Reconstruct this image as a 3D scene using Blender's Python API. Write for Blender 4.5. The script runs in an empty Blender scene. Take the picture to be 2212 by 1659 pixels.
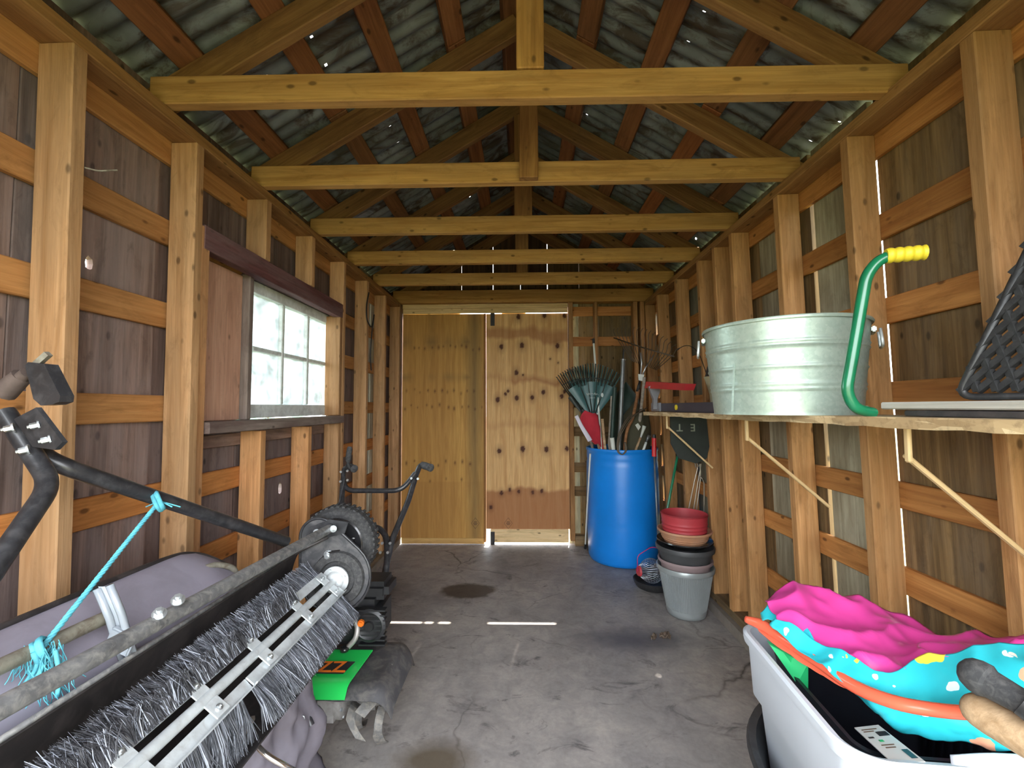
import bpy, bmesh, math, random
from mathutils import Vector, Matrix

random.seed(7)
sc = bpy.context.scene
COL = sc.collection
PI = math.pi

# ------------------------------------------------------------------ camera
F, PITCH, YAW, ROLL, EYE = 945.26, 0.0526, 0.0244, -0.0039, 1.21
fw = Vector((-math.sin(YAW) * math.cos(PITCH), math.cos(YAW) * math.cos(PITCH), math.sin(PITCH)))
r0 = Vector((math.cos(YAW), math.sin(YAW), 0)); u0 = r0.cross(fw)
RT = r0 * math.cos(ROLL) + u0 * math.sin(ROLL); UP = -r0 * math.sin(ROLL) + u0 * math.cos(ROLL)
cd = bpy.data.cameras.new('camera'); cam = bpy.data.objects.new('camera', cd); COL.objects.link(cam)
cd.sensor_width = 36.0; cd.sensor_fit = 'HORIZONTAL'; cd.lens = 36.0 * F / 2212.0
cd.clip_start = 0.02; cd.clip_end = 300
m3 = Matrix((RT, UP, -fw)).transposed()
cam.matrix_world = Matrix.Translation((0, 0, EYE)) @ m3.to_4x4()
sc.camera = cam

def at(px, py, X=None, Y=None, Z=None):
    """point of the shed seen at a photo pixel, on a plane of known X, Y or Z (metres)"""
    d = fw + RT * ((px - 1106) / F) - UP * ((py - 829.5) / F)
    t = X / d.x if X is not None else Y / d.y if Y is not None else (Z - EYE) / d.z
    return Vector((0, 0, EYE)) + d * t

# ------------------------------------------------------------------ light
w = bpy.data.worlds.new('World'); sc.world = w; w.use_nodes = True
bg = w.node_tree.nodes['Background']
bg.inputs[0].default_value = (0.90, 0.95, 1.0, 1); bg.inputs[1].default_value = 1.0
sd = bpy.data.lights.new('sun', 'SUN'); sun = bpy.data.objects.new('sun', sd); COL.objects.link(sun)
sd.energy = 6.0; sd.angle = math.radians(0.53); sd.color = (1.0, 0.93, 0.82)
sun.rotation_euler = Vector((-0.23, -1.43, -2.09)).to_track_quat('-Z', 'Y').to_euler()
sun.location = (0, 12, 16)
vs = sc.view_settings
vs.view_transform = 'Standard'; vs.look = 'None'; vs.gamma = 1.0; vs.use_curve_mapping = False
vs.exposure = 3.6
sc.cycles.diffuse_bounces = 7; sc.cycles.max_bounces = 14
sc.cycles.caustics_reflective = False; sc.cycles.caustics_refractive = False

# ------------------------------------------------------------------ materials
MATS = {}
def new_mat(name):
    m = bpy.data.materials.new(name); m.use_nodes = True; MATS[name] = m
    nt = m.node_tree
    return m, nt, nt.nodes['Principled BSDF']
def nd(nt, t, ins=None, **kw):
    n = nt.nodes.new(t)
    for k, v in kw.items(): setattr(n, k, v)
    for k, v in (ins or {}).items():
        if isinstance(v, bpy.types.NodeSocket): nt.links.new(v, n.inputs[k])
        else: n.inputs[k].default_value = v
    return n
def rgb(c): return (c[0], c[1], c[2], 1.0)
def mixc(nt, fac, a, b, mode='MIX'):
    n = nt.nodes.new('ShaderNodeMix'); n.data_type = 'RGBA'; n.blend_type = mode
    for i, v in ((0, fac), (6, a), (7, b)):
        if isinstance(v, bpy.types.NodeSocket): nt.links.new(v, n.inputs[i])
        else: n.inputs[i].default_value = v if i == 0 else rgb(v)
    return n.outputs[2]
def ramp(nt, fac, stops):
    n = nt.nodes.new('ShaderNodeValToRGB'); nt.links.new(fac, n.inputs[0])
    e = n.color_ramp.elements
    while len(e) < len(stops): e.new(0.5)
    for k, (p, c) in enumerate(stops):
        e[k].position = p; e[k].color = rgb(c) if not isinstance(c, (int, float)) else (c, c, c, 1)
    return n.outputs[0]
def mth(nt, op, a, b=None, clamp=False):
    n = nt.nodes.new('ShaderNodeMath'); n.operation = op; n.use_clamp = clamp
    for i, v in enumerate((a, b)):
        if v is None: continue
        if isinstance(v, bpy.types.NodeSocket): nt.links.new(v, n.inputs[i])
        else: n.inputs[i].default_value = v
    return n.outputs[0]
def local_coords(nt):
    tc = nd(nt, 'ShaderNodeTexCoord'); oi = nd(nt, 'ShaderNodeObjectInfo')
    off = nd(nt, 'ShaderNodeVectorMath', {0: (37.1, 17.3, 29.7)}, operation='SCALE')
    nt.links.new(oi.outputs['Random'], off.inputs['Scale'])
    add = nd(nt, 'ShaderNodeVectorMath', {0: tc.outputs['Object'], 1: off.outputs[0]}, operation='ADD')
    return add.outputs[0], oi
def scaled(nt, v, s):
    return nd(nt, 'ShaderNodeVectorMath', {0: v, 1: s}, operation='MULTIPLY').outputs[0]
def noise(nt, v, scale, detail=4, rough=0.55, dist=0.0):
    return nd(nt, 'ShaderNodeTexNoise', {'Vector': v, 'Scale': scale, 'Detail': detail, 'Roughness': rough, 'Distortion': dist}).outputs[0]
def bump(nt, b, h, strength, dist=0.01):
    n = nd(nt, 'ShaderNodeBump', {'Height': h, 'Strength': strength, 'Distance': dist})
    nt.links.new(n.outputs[0], b.inputs['Normal'])

def wood(name, dark, light, rough=0.72, knots=0.55, weather=None, wfac=0.0, grainx=0.8):
    """sawn timber; the grain runs along the piece's own X axis"""
    m, nt, b = new_mat(name)
    v, oi = local_coords(nt)
    g = noise(nt, scaled(nt, v, (grainx, 13, 13)), 2.4, 6, 0.6, 0.8)
    c = ramp(nt, g, [(0.30, dark), (0.66, light)])
    g2 = noise(nt, scaled(nt, v, (3, 80, 80)), 2.0, 3)
    c = mixc(nt, 0.35, c, ramp(nt, g2, [(0.3, (.55, .55, .55)), (0.7, (1.15, 1.15, 1.15))]), 'MULTIPLY')
    if knots:
        vv = nd(nt, 'ShaderNodeTexVoronoi', {'Vector': scaled(nt, v, (11, 21, 21)), 'Scale': 1.0})
        k = ramp(nt, vv.outputs['Distance'], [(0.10, 1.0), (0.19, 0.0)])
        sep = nd(nt, 'ShaderNodeSeparateColor', {0: vv.outputs['Color']})
        k2 = mth(nt, 'MULTIPLY', k, mth(nt, 'GREATER_THAN', sep.outputs[0], 1 - knots))
        c = mixc(nt, mth(nt, 'MULTIPLY', k2, 0.8), c, tuple(x * 0.22 for x in dark))
    if weather:
        wv = noise(nt, scaled(nt, v, (0.9, 4, 4)), 2.2, 5, 0.6)
        c = mixc(nt, ramp(nt, wv, [(0.42, 0.0), (0.62, wfac)]), c, weather)
    gm = noise(nt, scaled(nt, v, (2.2, 7, 7)), 3.0, 6, 0.7, 1.0)
    c = mixc(nt, ramp(nt, gm, [(0.52, 0.0), (0.74, 0.45)]), c, tuple(x * 0.42 for x in dark))
    c = mixc(nt, 1.0, c, oi.outputs['Color'], 'MULTIPLY')
    br = mth(nt, 'MULTIPLY_ADD', oi.outputs['Random'], 0.35); br.node.inputs[2].default_value = 0.80
    hsv = nd(nt, 'ShaderNodeHueSaturation', {'Color': c, 'Value': br})
    nt.links.new(hsv.outputs[0], b.inputs['Base Color'])
    b.inputs['Roughness'].default_value = rough
    b.inputs['Specular IOR Level'].default_value = 0.25
    bump(nt, b, g2, 0.25, 0.004)
    return m

def plain(name, col, rough=0.5, metal=0.0, var=0.0, vscale=6.0, dirt=None, dfac=0.5, spec=0.5, bmp=0.0, coat=0.0, trans=0.0):
    m, nt, b = new_mat(name)
    if var or dirt:
        tc = nd(nt, 'ShaderNodeTexCoord').outputs['Object']
        n1 = noise(nt, tc, vscale, 5, 0.6)
        c = mixc(nt, ramp(nt, n1, [(0.3, 0.0), (0.7, 1.0)]), tuple(x * (1 - var) for x in col), tuple(min(1, x * (1 + var)) for x in col))
        if dirt:
            n2 = noise(nt, tc, vscale * 2.3, 6, 0.65, 0.5)
            c = mixc(nt, ramp(nt, n2, [(0.45, 0.0), (0.68, dfac)]), c, dirt)
        nt.links.new(c, b.inputs['Base Color'])
        if bmp: bump(nt, b, noise(nt, tc, vscale * 8, 3), bmp, 0.003)
    else:
        b.inputs['Base Color'].default_value = rgb(col)
    b.inputs['Roughness'].default_value = rough; b.inputs['Metallic'].default_value = metal
    b.inputs['Specular IOR Level'].default_value = spec; b.inputs['Coat Weight'].default_value = coat
    b.inputs['Transmission Weight'].default_value = trans
    return m

wood('stud_wood', (.38, .19, .075), (.64, .37, .185), knots=.45, weather=(.30, .20, .11), wfac=.35)
wood('girt_wood', (.35, .150, .048), (.56, .28, .10), knots=.4)
wood('tie_wood', (.36, .175, .052), (.60, .335, .115), knots=.45, weather=(.34, .22, .10), wfac=.3)
wood('rafter_wood', (.19, .088, .032), (.35, .185, .070), knots=.5)
wood('purlin_wood', (.20, .075, .028), (.34, .14, .055), knots=.4)
wood('board_wood', (.085, .056, .046), (.25, .175, .145), rough=.85, knots=.35, weather=(.24, .20, .19), wfac=.5, grainx=.5)
wood('brown_board_wood', (.085, .052, .022), (.27, .175, .082), rough=.85, knots=.35, weather=(.20, .16, .12), wfac=.4, grainx=.5)
wood('painted_board_wood', (.36, .36, .27), (.66, .66, .54), rough=.8, knots=.15, weather=(.16, .13, .08), wfac=.55, grainx=.4)
wood('dark_red_wood', (.085, .030, .032), (.19, .080, .080), knots=.2, weather=(.26, .20, .20), wfac=.5)
wood('weathered_wood', (.16, .12, .10), (.36, .29, .25), knots=.2, weather=(.09, .04, .04), wfac=.6)
wood('pink_board_wood', (.46, .24, .16), (.62, .36, .25), knots=.3)
wood('pale_wood', (.56, .38, .18), (.78, .58, .32), knots=.35)
wood('handle_wood', (.30, .19, .10), (.52, .36, .22), knots=0)
wood('brown_handle_wood', (.20, .085, .035), (.36, .17, .075), knots=0)
wood('grey_handle_wood', (.26, .22, .18), (.44, .38, .32), knots=0)
plain('white_paint', (.72, .76, .74), .5, var=.12, vscale=9, dirt=(.30, .30, .28), dfac=.5)
plain('curb_concrete', (.20, .17, .14), .9, var=.3, vscale=7, bmp=.4)

# ------------------------------------------------------------------ builders
def link(name, me, mat, parent=None, smooth=False):
    o = bpy.data.objects.new(name, me); COL.objects.link(o)
    if mat is not None and not me.materials: me.materials.append(MATS[mat] if isinstance(mat, str) else mat)
    if smooth:
        me.polygons.foreach_set('use_smooth', [True] * len(me.polygons))
    if parent is not None: o.parent = parent
    return o
def tag(o, label, cat, group=None):
    o['label'] = label; o['category'] = cat
    if group: o['group'] = group
    return o
def thing(name, label, cat, loc=(0, 0, 0), group=None):
    o = bpy.data.objects.new(name, None); COL.objects.link(o); o.location = loc; o.empty_display_size = 0.05
    return tag(o, label, cat, group)
def structure(name, label=None):
    o = bpy.data.objects.new(name, None); COL.objects.link(o); o['kind'] = 'structure'; o.empty_display_size = 0.05
    if label: o['label'] = label
    return o

class Shape:
    """collects geometry in world metres; build() makes one mesh object, relative to its parent's base"""
    def __init__(s): s.bm = bmesh.new()
    def box(s, c, size, rot=None, bev=0.0):
        r = bmesh.ops.create_cube(s.bm, size=1.0); vs_ = r['verts']
        bmesh.ops.scale(s.bm, vec=size, verts=vs_)
        if bev:
            es = list({e for v in vs_ for e in v.link_edges})
            vs_ = list({v for f in bmesh.ops.bevel(s.bm, geom=es, offset=bev, segments=2, affect='EDGES')['faces'] for v in f.verts} | set(v for v in vs_ if v.is_valid))
        if rot is not None: bmesh.ops.rotate(s.bm, cent=(0, 0, 0), matrix=rot, verts=vs_)
        bmesh.ops.translate(s.bm, vec=c, verts=vs_)
        return s
    def tube(s, pts, r, seg=10, cap=True):
        pts = [Vector(p) for p in pts]; n = len(pts)
        rad = r if isinstance(r, (list, tuple)) else [r] * n
        t = (pts[1] - pts[0]).normalized()
        a = t.orthogonal().normalized()
        rings = []
        for i, p in enumerate(pts):
            if i == 0: t2 = t
            elif i == n - 1: t2 = (pts[i] - pts[i - 1]).normalized()
            else:
                t2 = (pts[i + 1] - pts[i]).normalized() + (pts[i] - pts[i - 1]).normalized()
                t2 = t2.normalized() if t2.length > 1e-6 else t
            q = t.rotation_difference(t2); a = (q @ a); a = (a - t2 * a.dot(t2)).normalized(); t = t2
            b_ = t2.cross(a)
            rings.append([s.bm.verts.new(p + (a * math.cos(k * 2 * PI / seg) + b_ * math.sin(k * 2 * PI / seg)) * rad[i]) for k in range(seg)])
        for i in range(n - 1):
            for k in range(seg):
                s.bm.faces.new((rings[i][k], rings[i][(k + 1) % seg], rings[i + 1][(k + 1) % seg], rings[i + 1][k]))
        if cap:
            s.bm.faces.new(rings[0][::-1]); s.bm.faces.new(rings[-1])
        return s
    def lathe(s, prof, c=(0, 0, 0), seg=40, axis='Z', close=False, sx=1.0, sy=1.0):
        c = Vector(c); rings = []
        for (r, h) in prof:
            ring = []
            for k in range(seg):
                a = 2 * PI * k / seg; x, y = r * math.cos(a) * sx, r * math.sin(a) * sy
                p = (x, y, h) if axis == 'Z' else (x, h, y) if axis == 'Y' else (h, x, y)
                ring.append(s.bm.verts.new(c + Vector(p)))
            rings.append(ring)
        pairs = list(zip(rings[:-1], rings[1:])) + ([(rings[-1], rings[0])] if close else [])
        for A, B in pairs:
            for k in range(seg):
                s.bm.faces.new((A[k], A[(k + 1) % seg], B[(k + 1) % seg], B[k]))
        if not close:
            if prof[0][0] > 1e-6: s.bm.faces.new(rings[0][::-1])
            if prof[-1][0] > 1e-6: s.bm.faces.new(rings[-1])
        return s
    def prism(s, poly, d):
        """polygon (list of world points) extruded by vector d"""
        A = [s.bm.verts.new(Vector(p)) for p in poly]; B = [s.bm.verts.new(Vector(p) + Vector(d)) for p in poly]
        s.bm.faces.new(A[::-1]); s.bm.faces.new(B)
        for k in range(len(A)): s.bm.faces.new((A[k], A[(k + 1) % len(A)], B[(k + 1) % len(A)], B[k]))
        return s
    def grid(s, fn, nu, nv, closeu=False):
        g = [[s.bm.verts.new(Vector(fn(i / (nu - (0 if closeu else 1)), j / (nv - 1)))) for j in range(nv)] for i in range(nu)]
        for i in range(nu if closeu else nu - 1):
            for j in range(nv - 1):
                s.bm.faces.new((g[i][j], g[(i + 1) % nu][j], g[(i + 1) % nu][j + 1], g[i][j + 1]))
        return s
    def solid(s, th):
        bmesh.ops.recalc_face_normals(s.bm, faces=s.bm.faces)
        bmesh.ops.solidify(s.bm, geom=list(s.bm.faces), thickness=th)
        return s
    def build(s, name, mat, parent=None, smooth=False, angle=None):
        bmesh.ops.recalc_face_normals(s.bm, faces=s.bm.faces)
        if parent is not None:
            base = Vector(parent.location)
            q = parent.parent
            while q is not None: base += Vector(q.location); q = q.parent
            bmesh.ops.translate(s.bm, vec=-base, verts=s.bm.verts)
        me = bpy.data.meshes.new(name); s.bm.to_mesh(me); s.bm.free()
        o = link(name, me, mat, parent, smooth)
        if smooth and angle is not None:
            try: me.set_sharp_from_angle(angle=math.radians(angle))
            except Exception: pass
        return o

def smooth_path(pts, n=8, rad=None):
    """Catmull-Rom through the points"""
    P = [Vector(p) for p in pts]; P = [P[0] * 2 - P[1]] + P + [P[-1] * 2 - P[-2]]
    out = []
    for i in range(1, len(P) - 2):
        for k in range(n):
            t = k / n
            out.append(0.5 * ((2 * P[i]) + (-P[i - 1] + P[i + 1]) * t + (2 * P[i - 1] - 5 * P[i] + 4 * P[i + 1] - P[i + 2]) * t * t
                              + (-P[i - 1] + 3 * P[i] - 3 * P[i + 1] + P[i + 2]) * t ** 3))
    out.append(P[-2]); return out
def bent(pts, r, n=6):
    """polyline with rounded corners of radius r"""
    P = [Vector(p) for p in pts]; out = [P[0]]
    for i in range(1, len(P) - 1):
        a, b_ = (P[i - 1] - P[i]), (P[i + 1] - P[i])
        d = min(r, a.length * 0.49, b_.length * 0.49)
        s_, e_ = P[i] + a.normalized() * d, P[i] + b_.normalized() * d
        for k in range(n + 1):
            t = k / n; out.append(s_ * (1 - t) ** 2 + P[i] * 2 * t * (1 - t) + e_ * t * t)
    out.append(P[-1]); return out

_boxes = {}
def box_mesh(L, W, T, bev):
    key = (round(L, 3), round(W, 3), round(T, 3), bev)
    if key not in _boxes:
        bm = bmesh.new(); bmesh.ops.create_cube(bm, size=1.0)
        bmesh.ops.scale(bm, vec=(L, W, T), verts=bm.verts)
        if bev: bmesh.ops.bevel(bm, geom=list(bm.edges), offset=min(bev, T * 0.3), segments=1, affect='EDGES')
        me = bpy.data.meshes.new('lumber'); bm.to_mesh(me); bm.free(); _boxes[key] = me
    return _boxes[key]
def lumber(name, p0, p1, wdir, W, T, mat, parent, bev=0.003, tint=None):
    """squared timber from p0 to p1 (axis through its middle); W measured along wdir, T across it"""
    p0, p1 = Vector(p0), Vector(p1); ax = (p1 - p0); L = ax.length; ax.normalize()
    wd = Vector(wdir); wd = (wd - ax * wd.dot(ax)).normalized(); nd_ = ax.cross(wd)
    key = (mat,)
    me = box_mesh(L, W, T, bev)
    mm = MATS[mat]
    if not me.materials: me.materials.append(mm)
    if me.materials[0] != mm:
        k2 = (id(me), mat)
        if k2 not in _boxes:
            c = me.copy(); c.materials.clear(); c.materials.append(mm); _boxes[k2] = c
        me = _boxes[k2]
    o = bpy.data.objects.new(name, me); COL.objects.link(o)
    M = Matrix((ax, wd, nd_)).transposed().to_4x4(); M.translation = (p0 + p1) / 2
    o.matrix_world = M
    if parent is not None: o.parent = parent
    if tint: o.color = (tint[0], tint[1], tint[2], 1)
    return o

# ------------------------------------------------------------------ the shed shell
def mk_concrete():
    m, nt, b = new_mat('floor_concrete')
    tc = nd(nt, 'ShaderNodeTexCoord').outputs['Object']
    n1 = noise(nt, tc, 1.6, 6, 0.6, 0.4); n2 = noise(nt, tc, 9.0, 6, 0.65, 0.8); n3 = noise(nt, tc, 60.0, 3)
    c = ramp(nt, n1, [(0.30, (.215, .200, .200)), (0.55, (.33, .305, .292)), (0.75, (.43, .395, .355))])
    c = mixc(nt, 0.55, c, ramp(nt, n2, [(0.30, (.50, .50, .52)), (0.60, (1.1, 1.08, 1.05))]), 'MULTIPLY')
    c = mixc(nt, 0.3, c, ramp(nt, n3, [(0.3, (.7, .7, .7)), (0.7, (1.2, 1.2, 1.2))]), 'MULTIPLY')
    # dark scuffs
    n4 = noise(nt, scaled(nt, tc, (1, 1.6, 1)), 4.5, 5, 0.7, 1.2)
    c = mixc(nt, ramp(nt, n4, [(0.58, 0.0), (0.70, 0.75)]), c, (.055, .050, .055))
    # fine cracks
    dv = nd(nt, 'ShaderNodeVectorMath', {0: tc, 1: nd(nt, 'ShaderNodeVectorMath', {0: nd(nt, 'ShaderNodeTexNoise', {'Vector': tc, 'Scale': 3.0, 'Detail': 4.0}).outputs[1], 1: (.35, .35, 0)}, operation='MULTIPLY').outputs[0]}, operation='ADD').outputs[0]
    vo = nd(nt, 'ShaderNodeTexVoronoi', {'Vector': dv, 'Scale': 1.15}, feature='DISTANCE_TO_EDGE')
    crack = mth(nt, 'MULTIPLY', ramp(nt, vo.outputs[0], [(0.0, 1.0), (0.006, 0.0)]), ramp(nt, noise(nt, tc, 1.1, 2), [(0.45, 0.0), (0.6, 1.0)]))
    c = mixc(nt, mth(nt, 'MULTIPLY', crack, 0.8), c, (.03, .027, .025))
    # old damp oil stains, each with its own ragged outline
    for (x, y, rx, ry, dk, soft) in ((-0.37, 2.95, .19, .125, (.040, .028, .018), .10), (-0.31, 1.56, .16, .11, (.10, .075, .045), .35), (-1.0, 2.9, .28, .35, (.07, .062, .062), .4), (.55, 2.35, .42, .16, (.09, .085, .095), .5)):
        wob = nd(nt, 'ShaderNodeTexNoise', {'Vector': tc, 'Scale': 14.0, 'Detail': 5.0}).outputs[0]
        p = nd(nt, 'ShaderNodeVectorMath', {0: tc, 1: (x, y, 0)}, operation='SUBTRACT').outputs[0]
        p = scaled(nt, p, (1 / rx, 1 / ry, 0))
        d = nd(nt, 'ShaderNodeVectorMath', {0: p}, operation='LENGTH').outputs['Value']
        d = mth(nt, 'ADD', d, mth(nt, 'MULTIPLY', wob, 0.5))
        c = mixc(nt, mth(nt, 'MULTIPLY', ramp(nt, mth(nt, 'MULTIPLY', d, 0.6), [(0.74 - soft, 1.0), (0.78, 0.0)]), 0.85), c, dk)
    nt.links.new(c, b.inputs['Base Color']); b.inputs['Roughness'].default_value = 0.62
    b.inputs['Specular IOR Level'].default_value = 0.4
    bump(nt, b, mth(nt, 'SUBTRACT', n2, mth(nt, 'MULTIPLY', crack, 0.6)), 0.25, 0.006)
mk_concrete()
fl = Shape().box((0, 1.8, -0.06), (2.62, 4.5, 0.12)).build('floor', 'floor_concrete')
fl['kind'] = 'structure'; fl['label'] = 'scuffed grey concrete slab floor with dark oil stains'

GIRTS = [2.075, 1.80, 1.52, 1.245, .925, .655, .36]
ZT = 2.109; XL, XR = -1.185, 1.175; SD = .089; YB = 3.93
WX = (1.83, 2.67, 1.185, 1.775)       # window sash: y0, y1, z0, z1

# ---- wall_left
WL = structure('wall_left', 'weathered brown board wall with pale studs and orange strapping')
LEAN = {0: .035, 1: .015}
def stud(parent, side, y, z0, z1, tint=None, lean=0.0, mat='stud_wood'):
    xo, xi = (XL, XL + SD) if side < 0 else (XR, XR - SD)
    xc = (xo + xi) / 2
    return lumber('stud', (xc + lean * (2.1 - z0) / 2.1, y + .019, z0), (xc + lean * (2.1 - z1) / 2.1, y + .019, z1), (1, 0, 0), SD, .038, mat, parent, tint=tint)
for i in range(-2, 8):
    y = 1.0 + .4065 * i
    if i in (2, 3):
        stud(WL, -1, y, 1.845, ZT); stud(WL, -1, y, .09, 1.115, tint=(1.0, .9, .8))
    elif i == 4:
        stud(WL, -1, y, .09, ZT)
    else:
        stud(WL, -1, y, .09, ZT, lean=LEAN.get(i, 0))
stud(WL, -1, 1.4065 + .041, .09, 1.84, tint=(.92, .80, .72))         # trimmer beside the window
stud(WL, -1, 2.626 - .041, .09, 1.115); stud(WL, -1, 2.626 - .041, 1.165, 1.76, tint=(.95, .9, .85))
stud(WL, -1, 3.845 + .045, .09, ZT, tint=(.75, .7, .65))
for gz in GIRTS:
    segs = [(-.3, 3.95)]
    if 1.13 < gz < 1.84: segs = [(-.3, 1.80), (2.70, 3.95)]
    for a, b_ in segs:
        lumber('girt', (XL - .010, a, gz - (.035 if 1.2 < gz < 1.3 else 0)), (XL - .010, b_, gz - (.035 if 1.2 < gz < 1.3 else 0)), (0, 0, 1), .085, .0195, 'girt_wood', WL, tint=(1.0, .85, .7) if gz < 1.1 else None)
lumber('top_plate', (XL + SD / 2, -.3, ZT + .019), (XL + SD / 2, 3.95, ZT + .019), (1, 0, 0), SD, .038, 'rafter_wood', WL)
lumber('sill_plate', (XL + SD / 2, -.3, .071), (XL + SD / 2, 3.95, .071), (1, 0, 0), SD, .038, 'brown_board_wood', WL)
Shape().box((XL + SD / 2 - .01, 1.82, .026), (SD + .03, 4.24, .052)).build('curb', 'curb_concrete', WL)

def holed_board(name, y0, y1, z0, z1, x, t, holes, mat, parent):
    """upright board with real knot holes, in the plane of a side wall"""
    bm = bmesh.new(); edges = []
    cx, cy, cz = x, (y0 + y1) / 2, (z0 + z1) / 2
    def loop(pts):
        v = [bm.verts.new(p) for p in pts]
        return [bm.edges.new((v[k], v[(k + 1) % len(v)])) for k in range(len(v))]
    edges += loop([(z, y, 0) for z, y in ((z0 - cz, y0 - cy), (z1 - cz, y0 - cy), (z1 - cz, y1 - cy), (z0 - cz, y1 - cy))])
    for (hy, hz, ry, rz) in holes:
        edges += loop([(hz - cz + rz * math.sin(a * PI / 5) * (1 + .2 * math.sin(a * 2.3)), hy - cy + ry * math.cos(a * PI / 5), 0) for a in range(10)])
    bmesh.ops.triangle_fill(bm, use_beauty=True, edges=edges)
    r = bmesh.ops.extrude_face_region(bm, geom=list(bm.faces))
    bmesh.ops.translate(bm, vec=(0, 0, t), verts=[g for g in r['geom'] if isinstance(g, bmesh.types.BMVert)])
    bmesh.ops.recalc_face_normals(bm, faces=bm.faces)
    me = bpy.data.meshes.new(name); bm.to_mesh(me); bm.free()
    o = link(name, me, mat, parent)
    M = Matrix(((0, 0, 1), (0, 1, 0), (1, 0, 0))).to_4x4()       # local x -> world z, local z -> world x
    M.translation = (cx, cy, cz); o.matrix_world = M
    return o
# boards of the left wall: (y0, y1, holes)
XBL = XL - .0205
yb = [-.30, -.04, .21, .47, .74, .985, 1.10, 1.385, 1.62, 1.815, 2.06, 2.31, 2.50, 2.69, 2.93, 3.17, 3.42, 3.67, 3.96]
holesL = {6: [(1.17, 1.615, .011, .020)], 10: [(2.165, .812, .016, .030)]}
tints = [(.95, .95, 1.0), (1.1, 1.0, 1.0), (1.0, .95, .95), (1.15, 1.1, 1.1), (.9, .9, .95)]
for k in range(len(yb) - 1):
    a, b_ = yb[k] + .001, yb[k + 1] - (.006 if k in (12, 15, 17) else .001)
    ranges = [(.03, 2.26)]
    if 1.80 < (a + b_) / 2 < 2.69: ranges = [(.03, 1.15), (1.80, 2.26)]
    for (z0, z1) in ranges:
        hs = [h for h in holesL.get(k, []) if z0 < h[1] < z1]
        mt = 'painted_board_wood' if k in (15, 16) else 'board_wood'
        if hs: o = holed_board('board', a, b_, z0, z1, XBL - .018, .018, hs, mt, WL)
        else: o = lumber('board', (XBL - .009, (a + b_) / 2, z0), (XBL - .009, (a + b_) / 2, z1), (0, 1, 0), b_ - a, .018, mt, WL, bev=0.002)
        t = tints[(k * 3) % 5]; o.color = (t[0], t[1], t[2], 1)

# ---- wall_right
def rlean(z): return .045 * (2.1 - z) / 2.1
WR = structure('wall_right', 'board wall with studs, strapping and slits of daylight above the shelf')
for y in (.22, .625, 1.03, 1.44, 1.84, 2.25, 2.455, 2.68, 3.075, 3.50, 3.86):
    stud(WR, 1, y, .10, ZT, lean=.045, tint=(.86, .80, .66))
for gz in GIRTS:
    lumber('girt', (XR + .010 + rlean(gz), -.3, gz), (XR + .010 + rlean(gz), 3.95, gz), (0, 0, 1), .085, .0195, 'girt_wood', WR, tint=(.95, .88, .75))
lumber('top_plate', (XR - SD / 2, -.3, ZT + .019), (XR - SD / 2, 3.95, ZT + .019), (1, 0, 0), SD, .038, 'rafter_wood', WR)
lumber('sill_plate', (XR - SD / 2 + .044, -.3, .078), (XR - SD / 2 + .044, 3.95, .078), (1, 0, 0), SD, .044, 'brown_board_wood', WR)
Shape().box((XR - SD / 2 + .044, 1.82, .028), (SD + .05, 4.24, .056)).build('curb', 'curb_concrete', WR)
XBR = XR + .0205
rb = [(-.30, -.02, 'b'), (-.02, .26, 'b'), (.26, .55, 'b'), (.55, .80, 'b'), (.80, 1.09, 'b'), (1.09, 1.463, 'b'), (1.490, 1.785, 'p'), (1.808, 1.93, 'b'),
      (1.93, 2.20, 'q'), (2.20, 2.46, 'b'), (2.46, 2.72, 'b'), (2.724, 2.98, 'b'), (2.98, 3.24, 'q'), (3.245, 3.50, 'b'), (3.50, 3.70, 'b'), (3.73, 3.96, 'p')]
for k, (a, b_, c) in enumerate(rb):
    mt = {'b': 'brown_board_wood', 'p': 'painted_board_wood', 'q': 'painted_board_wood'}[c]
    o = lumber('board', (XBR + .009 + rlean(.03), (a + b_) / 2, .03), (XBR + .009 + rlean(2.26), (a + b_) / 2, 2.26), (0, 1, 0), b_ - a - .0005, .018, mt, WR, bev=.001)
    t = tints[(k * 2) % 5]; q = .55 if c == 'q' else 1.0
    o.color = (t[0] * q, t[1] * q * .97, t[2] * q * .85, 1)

# ---- roof: sheets, purlins, trusses
CE = structure('ceiling', 'underside of rusty corrugated metal roof on timber trusses')
ZA, SL = 2.945, .60                      # ridge height of the rafters' upper edge, slope
ca = math.cos(math.atan(SL)); 
def mk_tin():
    m, nt, b = new_mat('corrugated_metal')
    v, oi = local_coords(nt)
    n1 = noise(nt, v, 3.0, 5, 0.6, 0.3)
    c = ramp(nt, n1, [(0.3, (.075, .085, .083)), (0.7, (.29, .31, .305))])
    n2 = noise(nt, scaled(nt, v, (2.0, 5.0, 2.0)), 2.6, 6, 0.7, 0.9)
    c = mixc(nt, ramp(nt, n2, [(0.48, 0.0), (0.60, 0.9)]), c, (.055, .034, .018))
    n3 = noise(nt, v, 1.4, 3)
    c = mixc(nt, ramp(nt, n3, [(0.55, 0.0), (0.7, 0.55)]), c, (.075, .10, .06))
    nt.links.new(c, b.inputs['Base Color']); b.inputs['Metallic'].default_value = 0.2; b.inputs['Roughness'].default_value = 0.55
mk_tin()
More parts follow.
